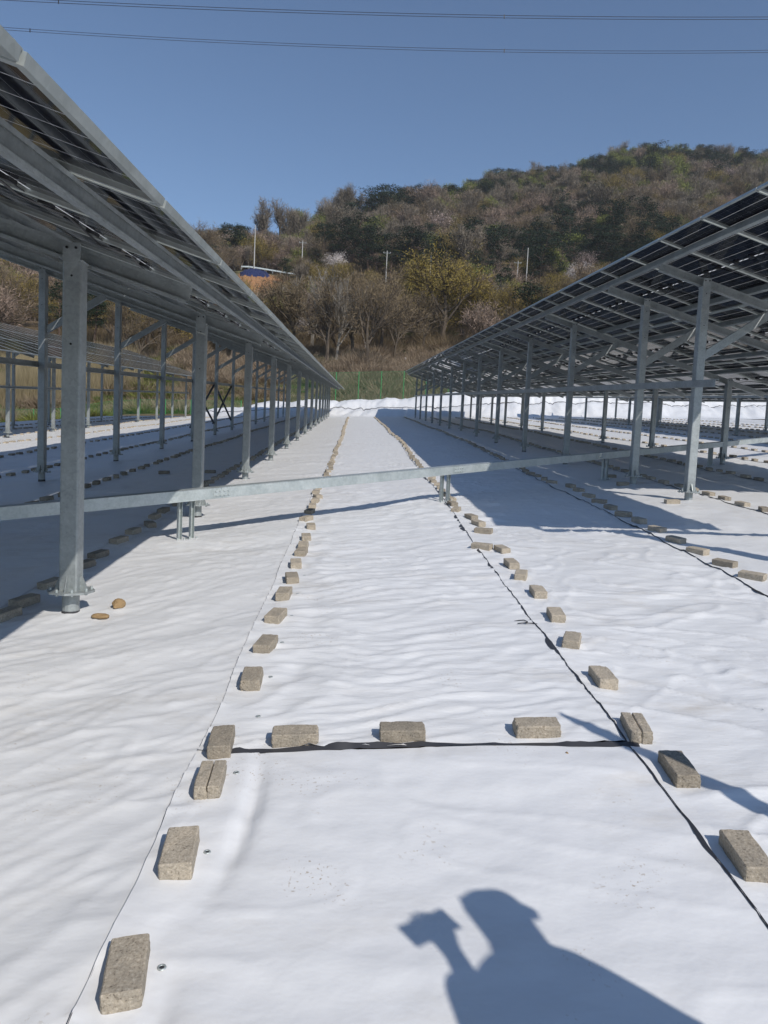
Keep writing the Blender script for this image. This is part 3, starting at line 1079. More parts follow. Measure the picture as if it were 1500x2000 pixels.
LMF = [(-2.3, 4.88, -0.3, 0), (-2.32, 5.21, -0.4, 0), (-2.33, 5.69, -0.3, 0), (-2.31, 6.33, -0.4, 0), (-2.33, 6.75, -0.3, 0), (-2.35, 7.4, -0.3, 0), (-2.37, 7.95, -0.2, 0), (-2.30, 8.36, 0.5, 0)]
row(K0, 1.7, 'along the left edge of the walkway', LF)
row(K0+1, 2.1, 'along the right edge of the walkway', RF)
row(K0+2, 5.7, 'under the high edge of the right array', L3F)
row(K0-1, 4.8, 'by the front posts of the left array', LMF)
row(K0+3, 9.1, 'just right of the tall right-array posts')
row(K0-2, 9.5, 'in shade under the left array', dxo=0.02)
row(K0-3, 12.0, 'behind the rear posts of the left array')
row(K0+4, 13.0, 'mid-way under the right array')
for q, nm in ((-4, 'row in the sun behind the left array'), (-5, 'second row behind the left array'), (-6, 'third row behind the left array'), (-7, 'fourth row behind the left array'),
              (-8, 'fifth row behind the left array'), (5, 'row by the short posts of the right array'), (6, 'first sunlit row beyond the right array'), (7, 'second row beyond the right array'),
              (8, 'third row beyond the right array'), (9, 'fourth row beyond the right array'), (10, 'fifth row beyond the right array'), (11, 'sixth row past the right array'), (12, 'seventh row beyond the right array')):
    row(K0+q, 14 if q > 0 else 17, nm, gap=0.6)
for i, (X, Y) in enumerate([(-0.19, 3.05), (0.28, 3.06), (0.89, 3.09)]):
    BL.append((0.5, X, Y, math.pi/2+[0.03, -0.01, -0.03][i], 'cross', i, 0))
for i, (X, Y) in enumerate([(4.62, 9.95), (4.78, 12.25), (4.98, 13.4)]):
    BL.append((1.0, X, Y, math.pi/2, 'post', i, 0))
for i, (X, Y) in enumerate([(-3.63, 14.09), (-2.74, 14.1)]):
    BL.append((1.5, X, Y, math.pi/2, 'crossleft', i, 0))
BL.sort(key=lambda t: t[0])
far = []
for n_, (d, X, Y, rz, rowname, idx, gv) in enumerate(BL):
    h = 0.027
    z = gh(X, Y)+0.5*wr(X, Y)+h
    Mx = Matrix.Translation((X, Y, z)) @ site_rot(rz)
    if n_ < 300:
        me = GROOVE if gv else (R_.choice(FINE) if Y < 9 else R_.choice(COARSE))
        o = obj('concrete_block', me, None, Mx if R_.random() < 0.5 else Mx @ Matrix.Rotation(math.pi, 4, 'Z'))
        if rowname == 'cross':
            lab = ['left block of the three lying lengthwise on the black cross seam', 'middle block of the three lying lengthwise on the black cross seam', 'right block of the three lying lengthwise on the black cross seam'][idx]
        elif rowname == 'post':
            lab = ['lone concrete block at the foot of the nearest tall post of the right array', 'lone concrete block by the second tall post of the right array', 'lone concrete block beside the cable tray struts under the right array'][idx]
        elif rowname == 'crossleft':
            lab = ['shaded concrete block on the cross seam under the left array, farther from the walkway', 'shaded concrete block on the cross seam under the left array, nearer the walkway'][idx]
        elif idx < 20 and Y < 16:
            lab = '%s concrete block %s, from the near end' % (ORD[idx], rowname)
            if gv: lab = lab.replace('concrete', 'grooved')
        else:
            lab = 'small far concrete block %s%s' % ('' if rowname[0] in 'aubjim' and not rowname.startswith('b e') and not 'row' in rowname else 'in the ', rowname)
        tag(o, lab, 'concrete block', 'concrete blocks weighing down the sheets')
    else:
        far.append(Mx)
vs_, fs = [], []
cm = COARSE[0]
cv_ = [v.co.copy() for v in cm.vertices]
cf = [tuple(p.vertices) for p in cm.polygons]
for Mx in far:
    k = len(vs_)
    vs_ += [tuple(Mx @ v) for v in cv_]
    fs += [tuple(k+i for i in f) for f in cf]
me = bpy.data.meshes.new('far_concrete_blocks')
me.from_pydata(vs_, [], fs)
me.materials.append(MATS['concrete_block'])
tag(obj('far_concrete_blocks', me), 'far rows of small concrete blocks on the white sheets', 'concrete blocks', kind='stuff')

# ------------------------------------------------------------------ small loose things
def stone_mesh(seed, d):
    bm = bmesh.new()
    bmesh.ops.create_icosphere(bm, subdivisions=3, radius=0.5)
    for v in bm.verts:
        q = v.co*2.2+Vector((seed, 0, 0))
        v.co *= 1+0.28*noise.noise(q)+0.10*noise.noise(q*3)
        v.co = Vector((v.co.x*d[0], v.co.y*d[1], max(v.co.z, -0.32)*d[2]))
    me = bpy.data.meshes.new('stone')
    bm.to_mesh(me)
    bm.free()
    me.materials.append(MATS['stone_tan'])
    return me
for X, Y, sd_, d, lab in ((-1.66, 4.86, 3, (0.13, 0.08, 0.04), 'flat tan stone on the sheet nearest the front left post'), (-1.61, 5.09, 8, (0.10, 0.09, 0.075), 'rounder tan stone on the sheet just behind the flat one'),
                          (0.97, 2.89, 5, (0.014, 0.010, 0.012), 'tiny tan pebble just below the black cross seam')):
    tag(obj('stone', stone_mesh(sd_, d), None, Matrix.Translation((X, Y, sheet_z(X, Y)+d[2]*0.3)) @ Matrix.Rotation(sd_, 4, 'Z')), lab, 'stone')
pts = [(-0.055, 0.045, 0), (-0.02, 0.05, 0.006), (0.01, 0.035, 0.012), (0.025, 0.0, 0.010), (0.01, -0.02, 0.004)]
pts2 = [(-0.05, -0.03, 0.003), (0.0, -0.028, 0.008), (0.045, -0.025, 0.006), (0.085, -0.03, 0.003)]
mb = MB().mat('black_plastic').tube(pts, 0.0035, 5).tube(pts2, 0.0035, 5).box((0.01, -0.025, 0.008), (0.012, 0.012, 0.009))
tag(obj('cable_tie', mb.mesh('cable_tie'), None, Matrix.Translation((1.21, 4.66, sheet_z(1.21, 4.66)+0.006))), 'cut black cable tie lying on the walkway sheet', 'cable tie')

# ------------------------------------------------------------------ fences
def fence(name, xs_, Yf, h, label, base):
    x0 = xs_[0]
    root = empty(name, (x0, Yf(x0), base(x0)), label, 'fence')
    pm = MB().mat('green_paint').tube([(0, 0, -0.8), (0, 0, h+0.06)], 0.036, 8).mesh('fence_post')
    for i, X in enumerate(xs_):
        obj('fence_post', pm, root, Matrix.Translation((X, Yf(X), base(X))))
        if i:
            Xa = xs_[i-1]
            a, c = Vector((Xa, Yf(Xa), base(Xa))), Vector((X, Yf(X), base(X)))
            mb = MB().mat('fence_mesh')
            d = c-a
            L_ = math.hypot(d.x, d.y)
            mb.quadstrip([(0.03, 0, 0.03), (L_-0.03, 0, 0.03+d.z), (L_-0.03, 0, h+d.z), (0.03, 0, h)], [(0, 1, 2, 3)])
            mb.mat('green_wire')
            mb.bar((0.03, 0, h), (L_-0.03, 0, h+d.z), 0.022, 0.022).bar((0.03, 0, 0.05), (L_-0.03, 0, 0.05+d.z), 0.022, 0.022)
            obj('mesh_panel', mb.mesh('mesh_panel'), root, Matrix.Translation(a) @ Matrix.Rotation(math.atan2(d.y, d.x), 4, 'Z'))
    return root
bb = lambda X: plane(X, 68.5)+berm_top(X)*0.55-0.1
fence('mesh_fence', [-6+2.15*i for i in range(27)], lambda X: 68.5, 3.35, 'tall green mesh fence behind the white berm', bb)
fb = lambda X: plane(X, 66)+und(X, 60)-0.4
fence('mesh_fence', [-52+2.2*i for i in range(20)], lambda X: 66.0+0.12*(X+10), 1.6, 'low green mesh fence along the grass on the left', fb)

# ------------------------------------------------------------------ utility poles, guard rails, overhead lines
def utility_pole(az, r, h, label, arms=True):
    p = polar(az, r)
    root = empty('utility_pole', p, label, 'utility pole', 'concrete utility poles on the hillside')
    Mx = Matrix.Translation(p)
    obj('pole', MB().mat('pale_pole').tube([(0, 0, -1), (0, 0, h)], [0.16, 0.10], 10).mesh('pole'), root, Mx)
    if arms:
        obj('crossarm', MB().mat('galvanised').box((0, 0.15, h-0.5), (1.9, 0.09, 0.09)).mesh('crossarm'), root, Mx)
        for x in (-0.85, 0, 0.85):
            obj('insulator', MB().mat('pale_pole').tube([(x, 0.15, h-0.45), (x, 0.15, h-0.38), (x, 0.15, h-0.2)], [0.04, 0.08, 0.05], 8).mesh('insulator'), root, Mx)
    return p+Vector((0, 0, h-0.2))
def azof(px, py=560):
    d = fw + r2*((px-750)/1387) - u2*((py-1000)/1387)
    return math.degrees(math.atan2(d.x, d.y))
tops = []
for px, r, h, lab, arms in ((430, 200, 7, 'short pale pole at the left by the ridge', False), (495, 186, 11.5, 'tall pale pole beside the blue tarpaulin', False), (588, 187, 10, 'pale pole left of the white blossom tree', True),
                            (753, 184, 9.5, 'pale pole with crossarm above the brown trees mid-slope', True), (839, 198, 11, 'pole whose tip shows above the olive tree', False),
                            (1009, 195, 9.5, 'left pole of the pair right of the olive tree', True), (1027, 185, 11.0, 'taller right pole of the pair right of the olive tree', False)):
    tops.append(utility_pole(azof(px), r, h, lab + '', arms))
for a, c, lab in ((0, 2, 'thin service wires between the two leftmost hillside poles'), (2, 3, 'thin service wires over the mid-slope trees'), (3, 5, 'thin service wires behind the olive tree'), (5, 6, 'thin service wires between the paired poles')):
    root = empty('service_wire', (tops[a]+tops[c])/2, lab, 'wire')
    for q in range(2):
        pts = [tops[a].lerp(tops[c], t/12)+Vector((0, 0, -q*0.9-1.2*4*(t/12)*(1-t/12)))-root.matrix_basis.translation for t in range(13)]
        obj('wire', MB().mat('wire_dark').tube(pts, 0.022, 4).mesh('wire'), root, root.matrix_basis.copy())

def guard_rail(a0, a1, label):
    root = empty('guard_rail', polar((a0+a1)/2, 186.2), label, 'guard rail')
    T0 = root.matrix_basis.translation
    aa = np.arange(a0, a1, 0.6)
    q = [polar(a, 186.2) for a in aa]
    for i, a in enumerate(aa):
        q[i].z = hill(a, 189.5)+0.35
        obj('rail_post', MB().mat('galvanised').box((0, 0, 0.3), (0.12, 0.12, 0.9)).mesh('rail_post'), root, Matrix.Translation(q[i]))
        if i:
            obj('rail_beam', MB().mat('galvanised_bright').bar(q[i-1]+Vector((0, 0, 0.65)), q[i]+Vector((0, 0, 0.65)), 0.06, 0.34).mesh('rail_beam'), root)
guard_rail(azof(470), azof(650), 'grey guard rail above the blue tarpaulin')
guard_rail(azof(780), azof(960), 'grey guard rail half hidden behind the olive tree')
guard_rail(azof(1000), azof(1300), 'grey guard rail under the paired poles')

# overhead transmission conductors: twin bundles with spacers
def unp(px, py, Y):
    d = fw + r2*((px-750)/1387) - u2*((py-1000)/1387)
    return CAM + d*(Y/d.y)
def power_line(pix, label, r=0.021):
    P_ = [unp(*p) for p in pix]
    # parabola through three spans
    root = empty('power_line', P_[1], label, 'power line', 'twin overhead conductors')
    ts = np.linspace(-0.35, 1.35, 40)
    t1 = (P_[1]-P_[0]).length/(P_[2]-P_[0]).length
    def q(t):
        l0 = (t-t1)*(t-1)/((0-t1)*(0-1))
        l1 = t*(t-1)/(t1*(t1-1))
        l2 = t*(t-t1)/((1-t1))
        return P_[0]*l0+P_[1]*l1+P_[2]*l2
    for dz in (0.0, -0.20):
        pts = [q(t)+Vector((0, 0, dz))-P_[1] for t in ts]
        obj('conductor', MB().mat('wire_dark').tube(pts, r, 5).mesh('conductor'), root, Matrix.Translation(P_[1]))
    for t in (t1, t1-0.62):
        c = q(t)-P_[1]
        obj('spacer', MB().mat('wire_dark').bar(c+Vector((0, 0, 0.06)), c+Vector((0, 0, -0.26)), 0.07, 0.05, (0, 1, 0)).mesh('spacer'), root, Matrix.Translation(P_[1]))
power_line([(120, 1, 62), (985, 30, 62), (1500, 33, 62)], 'upper pair of overhead power conductors crossing the sky')
power_line([(30, 55, 66), (985, 97, 66), (1500, 98, 66)], 'lower pair of overhead power conductors crossing the sky', 0.018)

# blue tarpaulin and orange earth bank by the road
def patch(name, az0, az1, r0, r1, m_, amp, lift, label, cat, na_=30, nr=14):
    vs_, fs = [], []
    for i in range(na_+1):
        for j in range(nr+1):
            a = az0+(az1-az0)*i/na_
            r = r0+(r1-r0)*j/nr
            p = polar(a, r)
            w = math.sin(math.pi*i/na_)**0.5*math.sin(math.pi*min(1, max(0, j/nr)))**0.5
            vs_.append((p.x, p.y, p.z - 0.3 + lift*w + amp*abs(nz(a*6, r*0.8, 3))*w))
    for i in range(na_):
        for j in range(nr):
            fs.append((i*(nr+1)+j, (i+1)*(nr+1)+j, (i+1)*(nr+1)+j+1, i*(nr+1)+j+1))
    me = bpy.data.meshes.new(name)
    me.from_pydata(vs_, [], fs)
    me.materials.append(MATS[m_])
    return tag(obj(name, me), label, cat)
patch('earth_bank', azof(462), azof(560), 160, 184, 'orange_earth', 1.2, 1.6, 'bare orange earth bank below the hillside road', 'earth bank')
patch('tarpaulin', azof(466), azof(532), 173, 184, 'blue_tarp', 0.9, 2.2, 'dark blue tarpaulin draped on the orange earth bank', 'tarpaulin')

# ------------------------------------------------------------------ trees
class TB_:
    """fast triangle soup"""
    def __init__(s):
        s.v, s.f = [], []
    def limb(s, a, b_, ra, rb, n=4):
        k = len(s.v)
        d = (b_-a).normalized()
        x = d.cross(Vector((0.3, 0.5, 0.8)) if abs(d.z) < 0.8 else Vector((1, 0.2, 0))).normalized()
        y = d.cross(x)
        for p, r in ((a, ra), (b_, rb)):
            for j in range(n):
                t = 2*math.pi*j/n
                s.v.append(p+(x*math.cos(t)+y*math.sin(t))*r)
        for j in range(n):
            s.f.append((k+j, k+(j+1) % n, k+n+(j+1) % n, k+n+j))
    def tri(s, a, b_, c):
        k = len(s.v)
        s.v += [a, b_, c]
        s.f.append((k, k+1, k+2))
    def mesh(s, name, m_):
        me = bpy.data.meshes.new(name)
        me.from_pydata([tuple(v) for v in s.v], [], s.f)
        me.materials.append(MATS[m_])
        return me

def rv(rn):
    while True:
        v = Vector((rn.uniform(-1, 1), rn.uniform(-1, 1), rn.uniform(-1, 1)))
        if 0.01 < v.length < 1:
            return v.normalized()

def bare_tree(seed, h, spread, twigs, tw=0.022, tl=0.6, leaf=0, leafsize=0.16, upright=0.45):
    rn = random.Random(seed)
    tb, tc_ = TB_(), TB_()
    tips = []
    def grow(p, d, L_, r, lev):
        segs = 3 if lev < 2 else 2
        q = p.copy()
        dd = d.copy()
        pts = [q.copy()]
        for i in range(segs):
            dd = (dd + rv(rn)*0.16 + Vector((0, 0, 0.07*upright))).normalized()
            q2 = q + dd*(L_/segs)
            r1 = r*(1-0.28*(i+1)/segs*1.4)
            tb.limb(q, q2, r*(1-0.28*i/segs*1.4), r1, 5 if lev == 0 else (4 if lev < 2 else 3))
            q = q2
            pts.append(q.copy())
        if lev >= 4:
            tips.append((q.copy(), dd.copy()))
            return
        nb = (rn.randint(4, 6) if lev == 0 else rn.randint(3, 4)) if lev < 3 else 3
        for i in range(nb):
            t = rn.uniform(0.35 if lev else 0.5, 1.0)
            f = t*segs
            ii = min(segs-1, int(f))
            s0 = pts[ii].lerp(pts[ii+1], f-ii)
            ang = rn.uniform(0.35, 0.95)*spread
            side = rv(rn)
            side = (side - dd*side.dot(dd)).normalized()
            nd_ = (dd*math.cos(ang)+side*math.sin(ang)+Vector((0, 0, 0.25*upright))).normalized()
            grow(s0, nd_, L_*rn.uniform(0.55, 0.78), r*rn.uniform(0.42, 0.6), lev+1)
            if lev >= 2:
                tips.append((s0.copy(), nd_.copy()))
        grow(q, dd, L_*0.62, r*0.58, lev+1)
    grow(Vector((0, 0, -0.4)), Vector((rn.uniform(-0.06, 0.06), rn.uniform(-0.06, 0.06), 1)).normalized(), h*0.36, h*0.020, 0)
    zmax = max(v.z for v in tb.v)
    for i in range(twigs):
        p, d = rn.choice(tips)
        p = p + rv(rn)*0.35
        dd = (d*0.8+rv(rn)*0.9+Vector((0, 0, 0.25*upright))).normalized()
        e_ = p+dd*tl*rn.uniform(0.5, 1.3)
        w = dd.cross(rv(rn)).normalized()*tw*rn.uniform(0.7, 1.5)
        tc_.tri(p-w, p+w, e_)
    for i in range(leaf):
        p, d = rn.choice(tips)
        p = p + rv(rn)*rn.uniform(0.1, 0.75)
        a, b_ = rv(rn)*leafsize, rv(rn)*leafsize
        tc_.tri(p, p+a, p+b_)
    sc_ = h/zmax
    for t in (tb, tc_):
        t.v = [v*sc_ for v in t.v]
    return tb, tc_

def pine_tree(seed, h, dens=1.0):
    rn = random.Random(seed)
    tb, tc_ = TB_(), TB_()
    p = Vector((0, 0, -0.4))
    d = Vector((rn.uniform(-0.1, 0.1), rn.uniform(-0.1, 0.1), 1)).normalized()
    n = 7
    tr_ = [p.copy()]
    for i in range(n):
        d = (d+rv(rn)*0.10+Vector((0, 0, 0.08))).normalized()
        q = p+d*h/n
        tb.limb(p, q, h*0.018*(1-i/n*0.8), h*0.018*(1-(i+1)/n*0.8), 5)
        p = q
        tr_.append(p.copy())
    pads = []
    for i in range(26):
        t = rn.uniform(0.38, 1.0)
        f = t*n
        ii = min(n-1, int(f))
        s0 = tr_[ii].lerp(tr_[ii+1], f-ii)
        a = rn.uniform(0, 6.28)
        ln = h*rn.uniform(0.08, 0.27)*(1.25-0.75*t)*1.25
        e_ = s0+Vector((math.cos(a)*ln, math.sin(a)*ln, ln*rn.uniform(0.0, 0.35)))
        tb.limb(s0, e_, h*0.006, h*0.0025, 3)
        pads.append((e_, h*rn.uniform(0.06, 0.115)))
        pads.append((s0.lerp(e_, 0.6), h*rn.uniform(0.045, 0.08)))
    pads.append((tr_[-1], h*0.10))
    for c, R in pads:
        for i in range(int(64*dens)):
            v = rv(rn)
            q = c+Vector((v.x*R*1.25, v.y*R*1.25, v.z*R*0.55))*rn.uniform(0.45, 1.05)
            a, b_ = rv(rn)*R*0.30, rv(rn)*R*0.22
            a.z *= 0.6
            tc_.tri(q-a*0.5, q+a*0.5, q+b_)
    return tb, tc_

KINDS = {}
def reg(kind, tb, tc_, bark, crown):
    KINDS.setdefault(kind, []).append((tb.mesh('trunk', bark), tc_.mesh('crown', crown)))
for i in range(4):
    reg('bare', *bare_tree(100+i, 11, 1.0, 2300, 0.020, 0.75), 'bark_brown', 'twig_brown')
for i in range(3):
    reg('pink', *bare_tree(120+i, 10, 0.9, 2300, 0.022, 0.75, leaf=300, leafsize=0.10), 'bark_brown', 'twig_pink')
for i in range(3):
    reg('grey', *bare_tree(140+i, 12, 0.75, 3200, 0.030, 0.85, upright=0.9), 'bark_brown', 'twig_grey')
for i in range(3):
    reg('olive', *bare_tree(160+i, 11, 1.05, 1500, 0.020, 0.6, leaf=6500, leafsize=0.10), 'bark_brown', 'bud_olive')
for i in range(3):
    reg('green', *bare_tree(180+i, 10, 0.95, 700, 0.02, 0.6, leaf=3200, leafsize=0.22), 'bark_brown', 'leaf_green')
for i in range(4):
    reg('pine', *pine_tree(200+i, 11), 'bark_pine', 'needle_dark')
for i in range(2):
    reg('blossom', *bare_tree(220+i, 8, 1.1, 500, 0.02, 0.5, leaf=4400, leafsize=0.15), 'bark_brown', 'blossom')
for i in range(2):
    reg('dullblossom', *bare_tree(240+i, 9, 1.1, 900, 0.02, 0.5, leaf=2200, leafsize=0.15), 'bark_brown', 'blossom_dull')
for i in range(2):
    reg('pale', *bare_tree(260+i, 12, 0.9, 500, 0.02, 0.7), 'bark_pale', 'twig_grey')
HGT = dict(bare=11, pink=10, grey=12, olive=11, green=10, pine=11, blossom=8, dullblossom=9, pale=12)
RT = random.Random(5)
TREEPOS = []
def tree(kind, az, r, h, label, wide=1.0, group='trees on the hillside', idx=None, sink=0.0):
    tm, cm_ = KINDS[kind][RT.randrange(len(KINDS[kind])) if idx is None else idx]
    p = polar(az, r)
    p.z -= sink
    s = h/HGT[kind]
    Mx = Matrix.Translation(p) @ Matrix.Rotation(RT.uniform(0, 6.28), 4, 'Z') @ Matrix.Diagonal((s*wide, s*wide, s, 1))
    root = bpy.data.objects.new('pine_tree' if kind == 'pine' else ('blossom_tree' if 'blossom' in kind else 'tree'), None)
    link(root, None, Mx)
    tag(root, label, 'tree', group)
    obj('trunk', tm, root, Mx)
    obj('crown', cm_, root, Mx)
    TREEPOS.append((p.x, p.y, h*0.3*wide))
    return root
# distinctive ones first
tree('olive', azof(862, 600), 110, 14.5, 'broad yellow-olive budding tree mid-slope, the largest on the hill', 1.35, idx=0)
tree('olive', azof(800, 560), 130, 11.5, 'olive budding tree just left of the largest olive tree', 1.1)
tree('olive', azof(912, 580), 118, 12.0, 'olive budding tree just right of the largest olive tree', 1.2)
tree('olive', azof(950, 600), 114, 9.5, 'smaller olive tree by the right array, second right of the largest', 1.2)
tree('olive', azof(995, 610), 114, 8.5, 'low olive tree next to the right array edge', 1.3)
tree('olive', azof(652, 540), 158, 10.0, 'olive budding tree below the white blossom tree', 1.1)
tree('olive', azof(620, 540), 162, 8.5, 'small olive tree left of the blossom tree', 1.1)
tree('blossom', azof(652, 490), 201, 8.0, 'white blossoming tree above the road, left of the dark pines', 1.1)
tree('blossom', azof(1143, 520), 195.5, 8.2, 'white blossoming tree near the right array edge', 1.2)
tree('dullblossom', azof(681, 420), 262, 10, 'pale pink blossoming tree below the ridge pines', 0.9)
tree('dullblossom', azof(835, 400), 285, 9, 'pale pink blossoming tree high on the slope', 1.2)
tree('dullblossom', azof(455, 440), 232, 9.5, 'pinkish bare tree on the low left ridge', 1.1)
tree('blossom', azof(602, 595), 122, 5, 'small white blossoming bush low on the slope', 1.1)
tree('blossom', azof(790, 610), 128, 4.5, 'small white blossoming bush beside the dark pine mid-slope', 1.3)
tree('pine', azof(795, 585), 133, 7.5, 'small dark pine below the guard rail', 1.25)
tree('pine', azof(703, 570), 140, 6.5, 'small dark pine among the brown trees mid-slope', 1.3)
tree('pine', azof(556, 610), 122, 7, 'dark pine behind the left array edge', 1.2)
tree('pine', azof(406, 440), 228, 9.5, 'dark pine on the far left ridge by the array edge', 1.1)
tree('pine', azof(388, 440), 229, 8.5, 'second dark pine at the far left end of the ridge', 1.1)
for px, h, lab in ((512, 19, 'left of three tall bare trees on the low ridge'), (545, 20, 'middle and tallest of three bare trees on the low ridge'), (577, 17, 'right of three tall bare trees on the low ridge')):
    tree('grey', azof(px, 440), 246, h, lab, 0.95)
for px, r, h, lab in ((655, 280, 18, 'left bare tree on the step of the ridge'), (672, 281, 19.5, 'middle bare tree on the step of the ridge'), (686, 282, 18, 'right bare tree on the step of the ridge')):
    tree('grey', azof(px, 390), r, h, lab)
for i, (px, r, h) in enumerate(((704, 284, 15), (722, 285, 17), (742, 287, 18), (763, 289, 18), (786, 292, 17), (692, 275, 15))):
    tree('pine', azof(px, 380), r, h, '%s dark pine of the group on the ridge step, counted from the left' % ORD[i], 1.15)
for i, (px, r, h) in enumerate(((632, 212, 13), (668, 214, 15), (688, 209, 17), (722, 206, 14), (744, 205, 15), (766, 203, 15), (790, 204, 16), (815, 202, 17), (838, 201, 15), (856, 200, 12))):
    tree('pine', azof(px, 470), r, h, '%s pine of the dark stand above the road, counted from the left' % ORD[i], 1.35)
tree('pale', azof(660, 640), 92, 11.5, 'pale-barked bare tree behind the fence, left of the walkway end', 0.7)
tree('pale', azof(610, 640), 104, 12, 'pale-barked bare tree by the left array edge', 1.0)
for i, (px, r, h) in enumerate(((722, 90, 11.5), (690, 94, 12), (742, 101, 11.5), (770, 98, 10.5), (640, 90, 11))):
    tree('bare', azof(px, 690), r, h, '%s brown bare tree just behind the fence, counted from the left' % ORD[[2, 1, 3, 4, 0][i]], 0.9)
# the other trees of the lower slope
LABS = {'bare': 'brown leafless tree', 'pink': 'reddish leafless tree', 'grey': 'grey leafless tree', 'olive': 'olive budding tree', 'green': 'fresh green tree', 'pine': 'dark evergreen', 'pale': 'pale-barked tree'}
n_ = 0
tries = 0
while n_ < 205 and tries < 5000:
    tries += 1
    az = RT.uniform(-33, 24)
    r = math.sqrt(RT.uniform(92**2, 181**2))
    if -3 < az < 8 and r < 100:
        continue
    if -4 < az < 9 and r > 138 and RT.random() < 0.75:
        continue
    if 8 < az < 20 and r > 158:
        continue
    if azof(440) < az < azof(560) and r > 135:
        continue
    if 3.5 < az < 13 and r < 104:
        continue
    px, py = r*math.sin(rad(az)), r*math.cos(rad(az))
    if any((px-a)**2+(py-c)**2 < (q*0.6+1.2)**2 for a, c, q in TREEPOS):
        continue
    c_ = nz(az*0.25, r*0.03, 50)
    k = RT.random()
    if az < -10:
        kind = 'bare' if k < 0.48 else ('olive' if k < 0.66 else ('green' if k < 0.76 else ('pink' if k < 0.90 else 'pine')))
    else:
        kind = 'bare' if k < 0.42 else ('pink' if k < 0.55 else ('grey' if k < 0.62 else ('olive' if k < 0.85 else ('pine' if k < 0.92 else 'green'))))
    zone = ('far left under the left array' if az < -22 else 'seen through the left array posts' if az < -13 else 'showing above the left array edge' if az < -5 else
            'left of the walkway end' if az < 0 else 'behind the end of the walkway' if az < 5 else 'below the largest olive tree' if az < 11 else 'above the edge of the right array' if az < 17 else 'mostly hidden by the right array')
    dep = 'low' if r < 115 else 'mid-height' if r < 150 else 'high'
    hh = RT.uniform(6.5, 10.5)*(0.8 if r > 165 else 1)
    tree(kind, az, r, hh, '%s %s %s on the slope, %s' % (dep, 'small' if hh < 7.6 else 'large' if hh > 9.2 else 'medium', LABS[kind], zone), RT.uniform(0.95, 1.25), group='trees of the lower slope: '+kind)
    n_ += 1

# forest above the road: one mass, instanced
FC = bpy.data.collections.new('forest_sources')
order = ['bare', 'bare', 'bare', 'pink', 'pink', 'grey', 'olive', 'green', 'green', 'pine', 'pine', 'pine', 'dullblossom']
cnt = {}
for i, kd in enumerate(order):
    j = cnt.get(kd, 0)
    cnt[kd] = j+1
    tm, cm_ = KINDS[kd][j % len(KINDS[kd])]
    me = bpy.data.meshes.new('forest_tree')
    nv = len(tm.vertices)
    co = [tuple(v.co) for v in tm.vertices]+[tuple(v.co) for v in cm_.vertices]
    fa = [tuple(p.vertices) for p in tm.polygons]+[tuple(nv+q for q in p.vertices) for p in cm_.polygons]
    me.from_pydata(co, [], fa)
    me.materials.append(tm.materials[0])
    me.materials.append(cm_.materials[0])
    me.polygons.foreach_set('material_index', [0]*len(tm.polygons)+[1]*len(cm_.polygons))
    so = bpy.data.objects.new('forest_tree_%02d' % i, me)
    FC.objects.link(so)
IDX = {kd: [i for i, q in enumerate(order) if q == kd] for kd in set(order)}
pts, idxs, rots, scs = [], [], [], []
tries = 0
occ = {}
while len(pts) < 6800 and tries < 60000:
    tries += 1
    az = RT.uniform(-34, 40)
    rr_ = ridge_r(az)
    r = math.sqrt(RT.uniform(197**2, (rr_+14)**2))
    x, y = r*math.sin(rad(az)), r*math.cos(rad(az))
    key = (int(x/3.2), int(y/3.2))
    if key in occ:
        continue
    if any((x-a)**2+(y-c)**2 < (q*0.7+1.0)**2 for a, c, q in TREEPOS[:45]):
        continue
    if -3.2 < az < 7.2 and 196 < r < 216:
        continue
    if abs(az-azof(1143, 520)) < 1.2 and r < 206:
        continue
    occ[key] = 1
    t = (r-197)/(rr_-197)
    cl = nz(x*0.02, y*0.02, 60) + 0.35*nz(x*0.06, y*0.06, 61)
    cg = nz(x*0.025, y*0.025, 71)
    k = RT.random()
    ppine = 0.04 + 0.55*sst(0.72, 0.95, t) + 0.7*sst(0.14, 0.34, cl)*(0.25 if 0.2 < t < 0.75 else 1)
    if az > 8 and t < 0.12:
        ppine = 0.6
    if az < 0 and t < 0.3:
        ppine += 0.12
    pgreen = 0.10 + 0.6*sst(0.04, 0.26, cg)*sst(0.2, 0.6, t)
    if k < ppine:
        kind = 'pine'
    elif k < ppine + (1-ppine)*pgreen:
        kind = 'green'
    else:
        k2 = RT.random()
        kind = 'bare' if k2 < 0.34 else ('pink' if k2 < 0.70 else ('grey' if k2 < 0.84 else ('olive' if k2 < 0.95 else 'dullblossom')))
    pts.append((x, y, terr(x, y)-0.3))
    idxs.append(RT.choice(IDX[kind]))
    rots.append((0, 0, RT.uniform(0, 6.28)))
    s = (RT.uniform(0.62, 1.15) if az > -3 else RT.uniform(0.6, 0.95))*(0.92 if kind in ('bare', 'pink', 'olive') else 1.0)*(1.0+0.2*sst(0.8, 1.0, t))
    if RT.random() < 0.12 and t < 0.9:
        s *= RT.uniform(1.2, 1.5)
    if t > 0.9 and kind == 'pine':
        s *= 0.9
    w = s*RT.uniform(0.85, 1.3)
    scs.append((w, w, s))

